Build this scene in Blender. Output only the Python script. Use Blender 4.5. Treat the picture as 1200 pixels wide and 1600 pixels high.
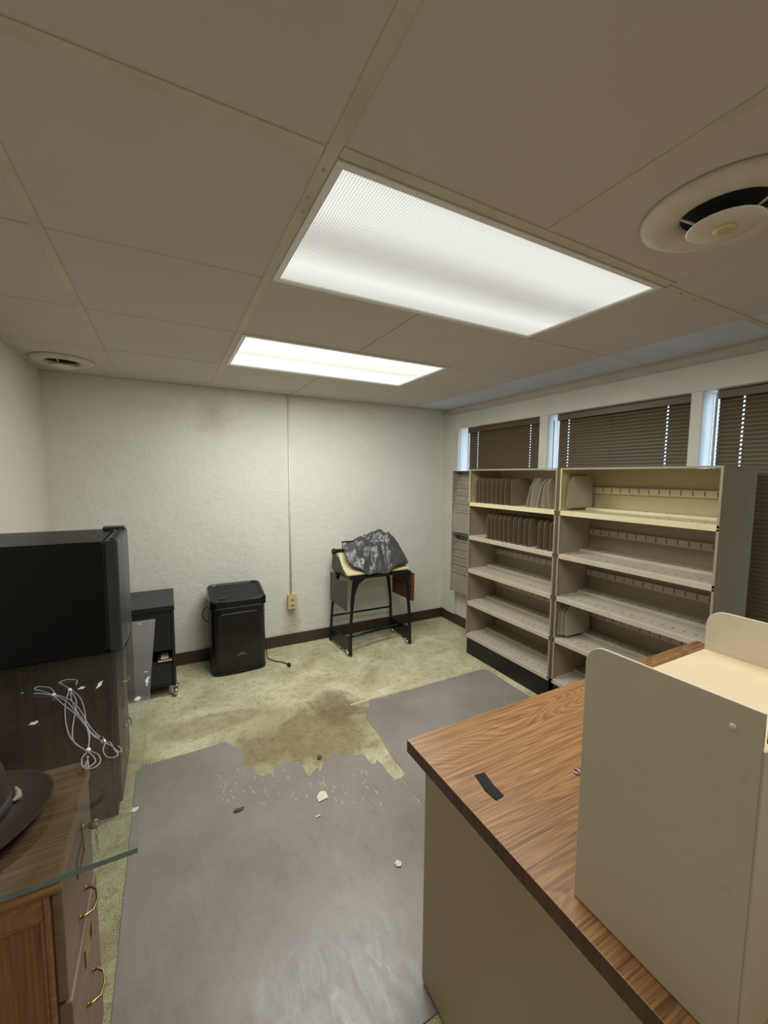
import bpy, bmesh, math, random
from mathutils import Vector, Matrix, noise
random.seed(7)
PI = math.pi
for o in list(bpy.data.objects): bpy.data.objects.remove(o)
C = bpy.context.scene.collection

# ------------------------------------------------------------------ camera, world, light, exposure
HC = 1.4736
F_, YAW, PITCH, ROLL = 639.2, .4876, -.0881, .0077
_f = Vector((math.sin(YAW)*math.cos(PITCH), math.cos(YAW)*math.cos(PITCH), math.sin(PITCH)))
_r = Vector((math.cos(YAW), -math.sin(YAW), 0)); _u = _r.cross(_f)
_R = _r*math.cos(ROLL)+_u*math.sin(ROLL); _U = -_r*math.sin(ROLL)+_u*math.cos(ROLL)
cam_data = bpy.data.cameras.new('camera'); cam = bpy.data.objects.new('camera', cam_data); C.objects.link(cam)
m3 = Matrix((_R, _U, -_f)).transposed()
cam.matrix_world = Matrix.Translation((0, 0, HC)) @ m3.to_4x4()
cam_data.sensor_fit = 'VERTICAL'; cam_data.sensor_height = 36.0; cam_data.lens = 36.0*F_/1600.0
cam_data.clip_start = .02; cam_data.clip_end = 100
bpy.context.scene.camera = cam
vs = bpy.context.scene.view_settings
vs.view_transform = 'Standard'; vs.look = 'None'; vs.gamma = 1.0; vs.use_curve_mapping = False
vs.exposure = 0.0
world = bpy.data.worlds.new('sky'); bpy.context.scene.world = world; world.use_nodes = True
world.node_tree.nodes['Background'].inputs[0].default_value = (.60, .76, 1.0, 1)   # pale even daylight outdoors
world.node_tree.nodes['Background'].inputs[1].default_value = 4.2
LAMP_NEAR, LAMP_FAR, LAMP_REAR_FILL = 15.5, 26.0, 8.5        # light each ceiling fixture gives (rear one is added fill, unseen behind the viewpoint)
LENS_E = .80         # brightness of the prismatic lens

def floor_at(x, y, z=0.0):            # where the view ray of a photo pixel meets the horizontal plane z
    d = _R*((x-600)/F_) - _U*((y-800)/F_) + _f
    t = (z-HC)/d.z
    return (d.x*t, d.y*t)

def plane_y(x, y, X):                 # Y where the view ray of a photo pixel meets the upright plane at X
    d = _R*((x-600)/F_) - _U*((y-800)/F_) + _f
    return d.y*X/d.x

# ------------------------------------------------------------------ materials
def s2l(c):
    c = c/255.0
    return c/12.92 if c <= .04045 else ((c+.055)/1.055)**2.4
def rgb(r, g, b): return (s2l(r), s2l(g), s2l(b), 1)
class N:
    def __init__(s, name):
        s.m = bpy.data.materials.new(name); s.m.use_nodes = True; s.t = s.m.node_tree
        s.b = s.t.nodes['Principled BSDF']; s.out = s.t.nodes['Material Output']
    def n(s, typ, **kw):
        k = s.t.nodes.new(typ)
        for a, v in kw.items(): setattr(k, a, v)
        return k
    def l(s, a, b): s.t.links.new(a, b)
    def coord(s, which='Object', scale=(1, 1, 1), loc=(0, 0, 0)):
        mp = s.n('ShaderNodeMapping'); mp.inputs['Scale'].default_value = scale; mp.inputs['Location'].default_value = loc
        if which == 'World': g = s.n('ShaderNodeNewGeometry'); s.l(g.outputs['Position'], mp.inputs[0])
        else: g = s.n('ShaderNodeTexCoord'); s.l(g.outputs[which], mp.inputs[0])
        return mp.outputs[0]
    def noise(s, vec, scale, detail=4, rough=.55, dist=0):
        k = s.n('ShaderNodeTexNoise'); s.l(vec, k.inputs['Vector']); k.inputs['Scale'].default_value = scale
        k.inputs['Detail'].default_value = detail; k.inputs['Roughness'].default_value = rough; k.inputs['Distortion'].default_value = dist
        return k.outputs['Fac']
    def ramp(s, fac, stops):
        k = s.n('ShaderNodeValToRGB'); s.l(fac, k.inputs[0]); e = k.color_ramp.elements
        while len(e) < len(stops): e.new(.5)
        for i, (p, c) in enumerate(stops):
            e[i].position = p; e[i].color = c if hasattr(c, '__len__') else (c, c, c, 1)
        return k.outputs[0]
    def mix(s, fac, a, b, mode='MIX'):
        k = s.n('ShaderNodeMix', data_type='RGBA', blend_type=mode)
        for sock, v in ((k.inputs[0], fac), (k.inputs[6], a), (k.inputs[7], b)):
            if hasattr(v, 'is_linked') or hasattr(v, 'links'): s.l(v, sock)
            else: sock.default_value = v
        return k.outputs[2]
    def math(s, op, a, b=None, c=None, clamp=False):
        k = s.n('ShaderNodeMath', operation=op, use_clamp=clamp)
        for i, v in enumerate((a, b, c)):
            if v is None: continue
            if hasattr(v, 'links'): s.l(v, k.inputs[i])
            else: k.inputs[i].default_value = v
        return k.outputs[0]
    def bump(s, h, strength=.3, dist=.01):
        k = s.n('ShaderNodeBump'); s.l(h, k.inputs['Height']); k.inputs['Strength'].default_value = strength
        k.inputs['Distance'].default_value = dist; s.l(k.outputs[0], s.b.inputs['Normal'])
    def col(s, v):
        if hasattr(v, 'links'): s.l(v, s.b.inputs['Base Color'])
        else: s.b.inputs['Base Color'].default_value = v
    def set(s, rough=.5, metal=0., spec=.5):
        s.b.inputs['Roughness'].default_value = rough; s.b.inputs['Metallic'].default_value = metal
        s.b.inputs['Specular IOR Level'].default_value = spec
MAT = {}
def paint(name, c, rough=.5, metal=0., var=.08, scale=8, bump=0, bscale=200, spec=.5, coord='Object', speck=0):
    k = N(name); v = k.coord(coord); n1 = k.noise(v, scale, 5, .6)
    f = k.ramp(n1, [(.3, 0.), (.7, 1.)])
    dark = tuple(x*(1-var) for x in c[:3])+(1,); lite = tuple(min(1, x*(1+var)) for x in c[:3])+(1,)
    co = k.mix(f, dark, lite)
    if speck:
        n2 = k.noise(v, bscale*.4, 3, .6)
        co = k.mix(k.ramp(n2, [(.30, 1.), (.38, 0.)]), co, tuple(x*(1-speck) for x in c[:3])+(1,))
    k.col(co); k.set(rough, metal, spec)
    if bump: k.bump(k.noise(v, bscale, 3, .6), bump, .004)
    MAT[name] = k.m; return k.m
def wood(name, c1, c2, axis='X', scale=1., rough=.45, coord='Object', fine=1.0, dirt=0, rings=1.0, bump=.15):
    k = N(name); st = {'X': (.55, 7, 7), 'Y': (7, .55, 7), 'Z': (7, 7, .55)}[axis]
    v = k.coord(coord, tuple(x*scale for x in st)); big = k.noise(v, .9, 2, .5, .6)
    w = k.math('FRACT', k.math('MULTIPLY', big, 9*rings))
    w = k.ramp(w, [(0, 0.), (.75, 1.), (1, .1)])
    st2 = {'X': (3.5, 190, 190), 'Y': (190, 3.5, 190), 'Z': (190, 190, 3.5)}[axis]
    v2 = k.coord(coord, tuple(x*scale for x in st2)); fn = k.noise(v2, 1.0, 4, .7)
    f = k.math('ADD', k.math('MULTIPLY', w, .42), k.math('MULTIPLY', k.ramp(fn, [(.38, 0.), (.62, 1.)]), .42*fine), clamp=True)
    co = k.mix(f, c1, c2)
    if dirt:
        d = k.noise(k.coord(coord), 5, 5, .65); co = k.mix(k.ramp(d, [(.45, 0.), (.7, dirt)]), co, tuple(x*.35 for x in c1[:3])+(1,))
    k.col(co); k.set(rough); k.bump(fn, bump, .002)
    MAT[name] = k.m; return k.m

# walls : rough white-painted plaster with stains of its own
def wall_mat(name, c, rough_bump=.6, stains=()):
    k = N(name); v = k.coord('World')
    big = k.noise(v, 1.3, 5, .6); co = k.mix(k.ramp(big, [(.35, 0.), (.7, 1.)]), tuple(x*.93 for x in c[:3])+(1,), c)
    sm = k.noise(v, 14, 4, .7); co = k.mix(k.ramp(sm, [(.28, .35), (.42, 0.)]), co, tuple(x*.72 for x in c[:3])+(1,))
    for (x, y, z, sx, sz, amt, sc) in stains:
        vv = k.coord('World', (1/sx, 1/sx, 1/sz), (-x/sx, -y/sx, -z/sz))
        ln = k.n('ShaderNodeVectorMath', operation='LENGTH'); k.l(vv, ln.inputs[0])
        nn = k.noise(v, 9, 5, .7)
        f = k.math('SUBTRACT', k.math('ADD', 1.0, k.math('MULTIPLY', k.math('SUBTRACT', nn, .5), 1.6)), ln.outputs['Value'], clamp=True)
        co = k.mix(k.math('MULTIPLY', f, amt), co, sc)
    k.col(co); k.set(.75, 0, .25)
    if rough_bump:
        h1 = k.noise(k.coord('World', (1, 1, 1.8)), 95, 5, .7); h2 = k.noise(v, 22, 3, .6)
        k.bump(k.math('ADD', k.math('MULTIPLY', h1, .8), k.math('MULTIPLY', h2, .8)), rough_bump, .02)
    MAT[name] = k.m
YB, XL, XR, YN, H = 3.434, -.70, 2.52, -1.6, 2.135
wall_mat('plaster', rgb(238, 236, 226), .55, [
    (.33, YB, 1.92, .16, .22, .35, rgb(170, 150, 120)), (.92, YB, .20, .10, .26, .55, rgb(150, 135, 100)),
    (.1, YB, 1.95, .5, .16, .15, rgb(180, 165, 140)), (2.35, YB, .3, .3, .3, .12, rgb(180, 170, 140))])
wall_mat('plaster_left', rgb(224, 217, 210), .35, [(XL, 3.2, 2.0, .4, .3, .2, rgb(160, 145, 125))])
wall_mat('smooth_wall', rgb(214, 210, 200), .08)
paint('casing', rgb(208, 205, 194), .5, var=.06, scale=5)
paint('sash', rgb(225, 225, 225), .5, var=.05)
# ceiling
def tile_mat(name, c):
    k = N(name); v = k.coord('World'); n1 = k.noise(v, 1.6, 4, .6); n2 = k.noise(v, 60, 3, .6)
    co = k.mix(k.ramp(n1, [(.3, 0.), (.7, 1.)]), tuple(x*.94 for x in c[:3])+(1,), c)
    co = k.mix(k.ramp(n2, [(.22, .5), (.30, 0.)]), co, tuple(x*.7 for x in c[:3])+(1,))
    k.col(co); k.set(.85, 0, .2); k.bump(n2, .12, .003); MAT[name] = k.m
tile_mat('ceiling_tile', rgb(208, 200, 192)); tile_mat('ceiling_tile_pale_daylit', rgb(212, 216, 228))  # pale border tiles also carry the windows' bluish daylight in their colour
paint('strip', rgb(204, 195, 174), .6, var=.12, scale=6, bump=.1, coord='World')
paint('dark_gap', rgb(60, 55, 48), .9)
paint('register', rgb(214, 206, 190), .45, var=.10, scale=9, coord='World')
paint('duct_black', rgb(14, 13, 12), .8)
paint('yellow_plug', rgb(200, 180, 120), .5)
paint('fixture_white', rgb(235, 235, 232), .4, var=.03)
# carpet
def carpet():
    k = N('carpet'); v = k.coord('World')
    a = k.noise(v, 3.2, 6, .65, .6); b = k.noise(v, 24, 8, .78, .4); c = k.noise(v, 210, 4, .7)
    co = k.mix(k.ramp(a, [(.34, 0.), (.62, 1.)]), rgb(186, 180, 142), rgb(232, 228, 192))
    co = k.mix(k.ramp(b, [(.30, .75), (.50, 0.)]), co, rgb(138, 130, 98))
    # worn, trodden patch with a shape of its own
    def patch(cx, cy, sx, sy, colr, amt, wob):
        nonlocal co
        vv = k.coord('World', (1/sx, 1/sy, 0), (-cx/sx, -cy/sy, 0))
        ln = k.n('ShaderNodeVectorMath', operation='LENGTH'); k.l(vv, ln.inputs[0])
        f = k.math('SUBTRACT', k.math('ADD', 1.15, k.math('MULTIPLY', k.math('SUBTRACT', a, .5), wob)), ln.outputs['Value'])
        f = k.math('MULTIPLY', f, 2.4, clamp=True)
        co = k.mix(k.math('MULTIPLY', f, k.ramp(b, [(.25, amt), (.75, amt*.65)])), co, colr)
    p = floor_at(480, 1150); patch(p[0], p[1], .46, .30, rgb(138, 122, 88), .95, 2.6)
    p = floor_at(520, 1105); patch(p[0], p[1], .13, .20, rgb(122, 104, 76), .7, 2.0)
    p = floor_at(335, 1130); patch(p[0], p[1], .35, .10, rgb(138, 122, 88), .6, 2.0)
    p = floor_at(215, 1290); patch(p[0]-.05, p[1]-.2, .14, .9, rgb(116, 106, 74), .6, 2.6)
    co = k.mix(k.ramp(c, [(.38, .75), (.52, 0.)]), co, rgb(96, 86, 56))
    k.col(co); k.set(.95, 0, .1)
    k.bump(k.math('ADD', k.math('MULTIPLY', c, .7), k.math('MULTIPLY', b, .8)), .5, .012); MAT['carpet'] = k.m
carpet()
def matmat():
    k = N('floor_mat'); v = k.coord('World')
    a = k.noise(v, 2.6, 5, .6); b = k.noise(v, 70, 5, .8); s = k.noise(k.coord('World', (1, .35, 1)), 22, 4, .7, .6)
    co = k.mix(k.ramp(a, [(.32, 0.), (.68, 1.)]), rgb(132, 124, 118), rgb(150, 143, 137))
    co = k.mix(k.ramp(b, [(.34, .30), (.50, 0.)]), co, rgb(112, 104, 96))
    co = k.mix(k.ramp(s, [(.66, 0.), (.74, .35)]), co, rgb(176, 168, 158))
    k.col(co); k.l(k.ramp(s, [(.3, .22), (.7, .42)]), k.b.inputs['Roughness']); k.b.inputs['Specular IOR Level'].default_value = .45
    k.bump(b, .12, .003); MAT['floor_mat'] = k.m
matmat()
paint('mat_underside', rgb(196, 186, 164), .9); paint('paper_scrap', rgb(222, 215, 196), .8, var=.12, scale=60)
paint('baseboard', rgb(66, 52, 42), .45, var=.15, scale=4, coord='World')
paint('brown_leaf', rgb(96, 76, 56), .8)
# steel paints
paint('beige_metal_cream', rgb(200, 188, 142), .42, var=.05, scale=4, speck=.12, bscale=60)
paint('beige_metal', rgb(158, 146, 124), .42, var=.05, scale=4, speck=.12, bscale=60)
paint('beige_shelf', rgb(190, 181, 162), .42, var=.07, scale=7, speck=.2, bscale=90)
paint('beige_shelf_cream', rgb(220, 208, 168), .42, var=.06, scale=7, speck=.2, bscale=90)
paint('beige_unit', rgb(218, 206, 184), .45, var=.03, scale=5, speck=.06, bscale=110)
paint('cream_top', rgb(206, 188, 155), .5, var=.05, scale=9, bump=.04, bscale=120)
paint('desk_metal', rgb(184, 168, 140), .45, var=.03, scale=3)
paint('slot_dark', rgb(40, 36, 30), .8)
paint('kick_black', rgb(14, 13, 14), .4, var=.2)
paint('grey_rack', rgb(158, 151, 140), .5, var=.08)
paint('divider_brown', rgb(126, 110, 90), .55, var=.08, scale=12)
paint('divider_grey', rgb(176, 168, 148), .5, var=.07, scale=12)
paint('divider_base', rgb(22, 22, 22), .5); paint('tape_yellow', rgb(205, 170, 120), .6)
# blacks
def fridge_black():
    k = N('fridge_black'); n = k.noise(k.coord('Object'), 420, 3, .6); k.col(rgb(7, 7, 8)); k.set(.4, 0, .3); k.bump(n, .2, .0012); MAT['fridge_black'] = k.m
fridge_black()
paint('door_black', rgb(50, 52, 55), .36, var=.1); paint('gasket', rgb(9, 9, 9), .6)
paint('cart_black', rgb(34, 34, 37), .38, var=.1, scale=5, bump=.05); paint('cart_inner', rgb(20, 20, 22), .6)
paint('plastic_black', rgb(18, 18, 19), .36, var=.1); paint('gloss_black', rgb(16, 16, 17), .15, var=.1); paint('window_black', rgb(14, 14, 15), .12)
paint('rubber', rgb(12, 12, 12), .5); paint('stand_black', rgb(16, 15, 15), .35, var=.1)
paint('chrome', rgb(205, 200, 195), .14, 1.0); paint('brass', rgb(168, 146, 104), .3, 1.0); paint('steel', rgb(190, 188, 184), .25, 1.0)
paint('grey_button', rgb(70, 71, 73), .35)
paint('ivory', rgb(204, 188, 146), .4, var=.05); paint('conduit_white', rgb(228, 226, 216), .45)
paint('cream_plastic', rgb(216, 202, 158), .38, var=.05, scale=12); paint('grey_plastic', rgb(62, 60, 60), .5, bump=.05)
def vinyl():
    k = N('vinyl_cover'); v = k.coord('Object'); a = k.noise(v, 11, 4, .6, 1.2)
    k.col(k.mix(a, rgb(58, 57, 58), rgb(84, 83, 84))); k.set(.24, 0, .7); k.bump(a, .55, .03); MAT['vinyl_cover'] = k.m
vinyl()
paint('felt', rgb(62, 52, 44), .95, var=.12, scale=18, bump=.25, bscale=400, spec=.15); paint('hat_ribbon', rgb(50, 44, 40), .7)
paint('hat_bow', rgb(150, 138, 120), .7)
paint('cable_grey', rgb(160, 158, 166), .35, var=.05); paint('tape_black', rgb(16, 16, 17), .8, bump=.6, bscale=500)
paint('tape_residue', rgb(190, 195, 190), .7, var=.1, scale=80)
wood('oak', rgb(112, 78, 46), rgb(178, 136, 90), 'X', 1.2, .4, fine=1.4, dirt=.2, rings=2.2)
wood('oak_side', rgb(118, 76, 46), rgb(168, 116, 74), 'Z', 1.3, .42, dirt=.2, rings=1.6)
wood('oak_front', rgb(112, 88, 72), rgb(146, 118, 98), 'Y', 1.1, .45, dirt=.2)
wood('oak_front_dark', rgb(74, 58, 46), rgb(108, 88, 70), 'Y', 1.1, .45, dirt=.4)
wood('oak_edging', rgb(150, 120, 88), rgb(176, 146, 110), 'X', 1.2, .4)
wood('oak_trim', rgb(128, 84, 56), rgb(176, 126, 88), 'Y', 1.6, .4, dirt=.2)
wood('dark_oak', rgb(74, 50, 34), rgb(118, 86, 60), 'Z', 1.0, .5, dirt=.5)
wood('laminate', rgb(104, 68, 40), rgb(172, 130, 84), 'X', 1.0, .36, fine=1.5, rings=4.6, bump=.3)
wood('laminate_edge', rgb(70, 46, 30), rgb(112, 76, 50), 'Z', 1.3, .42, bump=.2)
paint('seam', rgb(206, 198, 164), .9, var=.15, scale=30)
wood('leaf_grey', rgb(58, 54, 51), rgb(84, 80, 76), 'Y', 1.6, .5); wood('leaf_red', rgb(84, 46, 30), rgb(122, 72, 50), 'Y', 1.2, .5)
# venetian blind
paint('blind_brown', rgb(86, 70, 44), .42, var=.04, scale=3); paint('blind_rail', rgb(88, 72, 50), .4); paint('wand_grey', rgb(150, 140, 130), .2)
# fluorescent lens : glows, brighter over its two tubes, prismatic dimples
def lens(name, y0, y1, bands, lo, hi):
    k = N(name); v = k.coord('World'); sx = k.n('ShaderNodeSeparateXYZ'); k.l(v, sx.inputs[0])
    t = k.math('DIVIDE', k.math('SUBTRACT', sx.outputs['Y'], y0), y1-y0)
    t = k.math('ADD', t, k.math('MULTIPLY', k.math('SUBTRACT', k.noise(v, 1.6, 2, .5), .5), .05))
    b = k.ramp(t, bands)
    dm = k.math('MULTIPLY', k.math('SINE', k.math('MULTIPLY', k.math('ADD', sx.outputs['X'], sx.outputs['Y']), 2*PI/.015)),
                k.math('SINE', k.math('MULTIPLY', k.math('SUBTRACT', sx.outputs['X'], sx.outputs['Y']), 2*PI/.015)))
    k.col(k.mix(k.math('MULTIPLY_ADD', dm, .5, .5), rgb(150, 150, 146), rgb(238, 238, 234)))   # light and dark of the dimple facets put into the colour
    dm = k.math('MULTIPLY_ADD', dm, hi, lo)
    # dimples matter less where a tube glows right behind
    e = k.math('MULTIPLY', b, dm)
    k.b.inputs['Emission Color'].default_value = (.98, 1.0, .95, 1)
    k.l(k.math('MULTIPLY', e, LENS_E), k.b.inputs['Emission Strength']); k.set(.3); MAT[name] = k.m
# glass
def glass_mats():
    k = N('clear_glass'); t = k.t; t.nodes.remove(k.b)
    fr = k.n('ShaderNodeFresnel'); fr.inputs[0].default_value = 1.45
    g = k.n('ShaderNodeBsdfGlossy'); g.inputs['Roughness'].default_value = .03; g.inputs['Color'].default_value = (1, 1, 1, 1)
    tr = k.n('ShaderNodeBsdfTransparent'); tr.inputs[0].default_value = (.90, .945, .92, 1)
    df = k.n('ShaderNodeBsdfDiffuse'); df.inputs[0].default_value = rgb(205, 205, 195)
    d = k.noise(k.coord('World'), 6, 5, .65); dm = k.n('ShaderNodeMixShader'); k.l(k.ramp(d, [(.3, .01), (.8, .045)]), dm.inputs[0]); k.l(tr.outputs[0], dm.inputs[1]); k.l(df.outputs[0], dm.inputs[2])
    m = k.n('ShaderNodeMixShader'); k.l(k.math('SUBTRACT', k.math('MULTIPLY', fr.outputs[0], 2.0), k.math('MULTIPLY', fr.outputs[0], fr.outputs[0])), m.inputs[0]); k.l(dm.outputs[0], m.inputs[1]); k.l(g.outputs[0], m.inputs[2])
    k.l(m.outputs[0], k.out.inputs[0]); MAT['clear_glass'] = k.m
    k = N('glass_underside'); k.t.nodes.remove(k.b); tr = k.n('ShaderNodeBsdfTransparent'); tr.inputs[0].default_value = (.97, .985, .975, 1); k.l(tr.outputs[0], k.out.inputs[0]); MAT['glass_underside'] = k.m
    paint('glass_edge', rgb(112, 132, 130), .15, var=.2, scale=20)
    k = N('window_glass'); k.t.nodes.remove(k.b); tr = k.n('ShaderNodeBsdfTransparent'); tr.inputs[0].default_value = (.93, .96, .97, 1)
    g = k.n('ShaderNodeBsdfGlossy'); g.inputs['Roughness'].default_value = .02; m = k.n('ShaderNodeMixShader'); m.inputs[0].default_value = .06
    k.l(tr.outputs[0], m.inputs[1]); k.l(g.outputs[0], m.inputs[2]); k.l(m.outputs[0], k.out.inputs[0]); MAT['window_glass'] = k.m
glass_mats()

# ------------------------------------------------------------------ mesh builder
class MB:
    def __init__(s): s.v = []; s.f = []; s.mi = []; s.sm = []
    def add(s, vs, fs, mi=0, smooth=False):
        b = len(s.v); s.v += [tuple(v) for v in vs]
        for f in fs: s.f.append([b+i for i in f]); s.mi.append(mi); s.sm.append(smooth)
        return s
    def box(s, x0, x1, y0, y1, z0, z1, mi=0, mis=None):
        vs = [(x, y, z) for x in (x0, x1) for y in (y0, y1) for z in (z0, z1)]
        fs = [(0, 1, 3, 2), (4, 6, 7, 5), (0, 4, 5, 1), (2, 3, 7, 6), (0, 2, 6, 4), (1, 5, 7, 3)]  # -x +x -y +y -z +z
        b = len(s.v); s.v += vs
        for i, f in enumerate(fs): s.f.append([b+j for j in f]); s.mi.append(mis[i] if mis else mi); s.sm.append(False)
        return s
    def prism(s, poly, axis, a, b, mi=0, cap=None, smooth=False):   # poly in the two other axes
        n = len(poly)
        def P(p, t): return {'X': (t, p[0], p[1]), 'Y': (p[0], t, p[1]), 'Z': (p[0], p[1], t)}[axis]
        vs = [P(p, a) for p in poly]+[P(p, b) for p in poly]
        area = sum(poly[i][0]*poly[(i+1) % n][1]-poly[(i+1) % n][0]*poly[i][1] for i in range(n))
        flip = (area > 0) != (axis == 'Y')
        if (b < a): flip = not flip
        caps = [tuple(range(n))[::-1], tuple(range(n, 2*n))]; sides = [(i, (i+1) % n, n+(i+1) % n, n+i) for i in range(n)]
        if not flip: caps = [c[::-1] for c in caps]; sides = [c[::-1] for c in sides]
        s.add(vs, caps, mi if cap is None else cap); b0 = len(s.v)-2*n
        for c in sides: s.f.append([b0+i for i in c]); s.mi.append(mi); s.sm.append(smooth)
        return s
    def tube(s, pts, r, n=8, mi=0, closed=False):
        pts = [Vector(p) for p in pts]; rings = []; m = len(pts)
        prev = None
        for i, p in enumerate(pts):
            a = pts[(i-1) % m] if (closed or i > 0) else p; c = pts[(i+1) % m] if (closed or i < m-1) else p
            t = (c-a).normalized() if (c-a).length > 1e-9 else Vector((0, 0, 1))
            if prev is None:
                up = Vector((0, 0, 1)) if abs(t.z) < .9 else Vector((1, 0, 0)); x = t.cross(up).normalized()
            else: x = (prev-t*prev.dot(t)).normalized()
            prev = x; y = t.cross(x); rr = r[i] if hasattr(r, '__len__') else r
            rings.append([p+(x*math.cos(2*PI*k/n)+y*math.sin(2*PI*k/n))*rr for k in range(n)])
        vs = [v for R in rings for v in R]; fs = []
        for i in range(m if closed else m-1):
            j = (i+1) % m
            for k in range(n): fs.append((i*n+k, i*n+(k+1) % n, j*n+(k+1) % n, j*n+k))
        if not closed: fs += [tuple(range(n))[::-1], tuple(range((m-1)*n, m*n))]
        return s.add(vs, fs, mi, True)
    def lathe(s, prof, c, axis='Z', n=32, mi=0, mis=None, sx=1, sy=1):  # prof: (radius, height)
        vs = []
        for (r, h) in prof:
            for k in range(n):
                a = 2*PI*k/n; u, v = r*math.cos(a)*sx, r*math.sin(a)*sy
                vs.append({'Z': (c[0]+u, c[1]+v, c[2]+h), 'X': (c[0]+h, c[1]+u, c[2]+v), 'Y': (c[0]+v, c[1]+h, c[2]+u)}[axis])
        b = len(s.v); s.v += vs; m = len(prof)
        for i in range(m-1):
            for k in range(n):
                s.f.append([b+i*n+k, b+i*n+(k+1) % n, b+(i+1)*n+(k+1) % n, b+(i+1)*n+k]); s.mi.append(mis[i] if mis else mi); s.sm.append(True)
        s.f.append([b+k for k in range(n)][::-1]); s.mi.append(mis[0] if mis else mi); s.sm.append(False)
        s.f.append([b+(m-1)*n+k for k in range(n)]); s.mi.append(mis[-1] if mis else mi); s.sm.append(False)
        return s
    def build(s, name, mats, parent=None, bevel=0, seg=2, loc=None, autos=True, fixn=True):
        if isinstance(mats, str): mats = [mats]
        me = bpy.data.meshes.new(name)
        off = Vector((0, 0, 0))
        if parent is not None: off = world_loc(parent)
        elif loc is not None: off = Vector(loc)
        me.from_pydata([Vector(v)-off for v in s.v], [], s.f)
        for m in mats: me.materials.append(MAT[m])
        for p, mi, sm in zip(me.polygons, s.mi, s.sm): p.material_index = mi; p.use_smooth = sm
        if fixn:
            bm = bmesh.new(); bm.from_mesh(me); bmesh.ops.recalc_face_normals(bm, faces=bm.faces); bm.to_mesh(me); bm.free()
        me.update()
        o = bpy.data.objects.new(name, me); C.objects.link(o)
        if parent is not None: o.parent = parent
        elif loc is not None: o.location = loc
        if bevel:
            b = o.modifiers.new('bevel', 'BEVEL'); b.width = bevel; b.segments = seg; b.limit_method = 'ANGLE'; b.angle_limit = .6; b.harden_normals = False
        return o
def world_loc(o):
    v = Vector((0, 0, 0))
    while o is not None: v += o.location; o = o.parent
    return v
def tag(o, label, cat, group=None, kind=None):
    o['label'] = label; o['category'] = cat
    if group: o['group'] = group
    if kind: o['kind'] = kind
    return o
def thing(name, loc, label, cat, group=None):
    o = bpy.data.objects.new(name, None); C.objects.link(o); o.location = loc; o.empty_display_size = .05
    return tag(o, label, cat, group)
def struct(o): o['kind'] = 'structure'; return o
def box(*a, **k): return MB().box(*a, **k)
def copy_tree(o, loc, rot=None, label=None, group=None):
    def cp(x, parent):
        c = x.copy(); C.objects.link(c); c.parent = parent
        for ch in list(x.children): cp(ch, c)
        return c
    c = cp(o, None); c.location = loc
    if rot is not None: c.rotation_euler = rot
    if label: c['label'] = label
    if group: c['group'] = group
    return c
def rrect(x0, x1, z0, z1, r, n=5, corners=(1, 1, 1, 1)):  # corners: x0z0, x1z0, x1z1, x0z1
    out = []
    for (cx, cz, a0, on, px, pz) in ((x0+r, z0+r, PI, corners[0], x0, z0), (x1-r, z0+r, 1.5*PI, corners[1], x1, z0), (x1-r, z1-r, 0, corners[2], x1, z1), (x0+r, z1-r, .5*PI, corners[3], x0, z1)):
        if not on: out.append((px, pz)); continue
        for i in range(n+1):
            a = a0+PI/2*i/n; out.append((cx+r*math.cos(a), cz+r*math.sin(a)))
    return out

# ------------------------------------------------------------------ the room shell
struct(box(XL-.12, XR+.16, YN-.1, YB+.12, -.1, 0).build('floor', 'carpet'))
w = struct(box(XL-.12, XR+.16, YB, YB+.12, 0, 2.30).build('wall_back', 'plaster'))
struct(box(XL-.12, XL, YN, YB, 0, 2.30).build('wall_left', 'plaster_left'))
struct(box(XL-.12, XR+.16, YN-.12, YN, 0, 2.30).build('wall_front', 'smooth_wall'))
# windows wall : pieces around three openings
SILL, HEAD = .72, 1.93
op = [(2.218, 3.187), (1.208, 2.142), (.165, 1.152)]
mb = MB().box(XR, XR+.16, YN, YB, 0, SILL).box(XR, XR+.16, YN, YB, HEAD, 2.30)
mb.box(XR, XR+.16, 3.187, YB, SILL, HEAD).box(XR, XR+.16, YN, .165, SILL, HEAD)
wr = struct(mb.build('wall_right', 'smooth_wall'))
box(2.497, XR+.10, 2.142, 2.218, SILL, HEAD).build('mullion', 'casing', wr, .003)
box(2.497, XR+.10, 1.152, 1.208, SILL, HEAD).build('mullion', 'casing', wr, .003)
MB().box(2.495, XR, -.05, 3.345, HEAD, 2.072).build('header_casing', 'casing', wr, .004)
MB().box(2.495, XR, 3.19, 3.345, .10, HEAD).build('side_casing', 'casing', wr, .003)
MB().box(2.470, XR+.10, 0, 3.19, SILL-.03, SILL).build('window_sill', 'casing', wr, .003)
MB().box(2.508, XR, 3.345, YB, .10, 2.10).build('corner_board', 'casing', wr, .002)
for i, (a, b) in enumerate(op):
    m = MB(); t = .012
    m.box(XR+.10, XR+.14, a, a+t, SILL, HEAD).box(XR+.10, XR+.14, b-t, b, SILL, HEAD).box(XR+.10, XR+.14, a+t, b-t, HEAD-t, HEAD).box(XR+.10, XR+.14, a+t, b-t, SILL, SILL+t)
    wd = struct(m.build('window_%d' % (i+1), 'sash'))
    box(XR+.115, XR+.121, a+t, b-t, SILL+t, HEAD-t).build('pane', 'window_glass', wd)
# baseboards
bb = struct(box(XL, XR, YB-.012, YB, 0, .098).build('baseboard_back', 'baseboard', None, .003))
struct(box(XR-.012, XR, YN, YB-.012, 0, .098).build('baseboard_right', 'baseboard', None, .003))
struct(box(XL, XL+.012, YN, YB-.012, 0, .098).build('baseboard_left', 'baseboard', None, .003))
# wall joint and paint ridge on back wall
MB().box(.545, .549, YB-.0015, YB, .10, 2.13).build('panel_joint', 'plaster', w)
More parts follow.
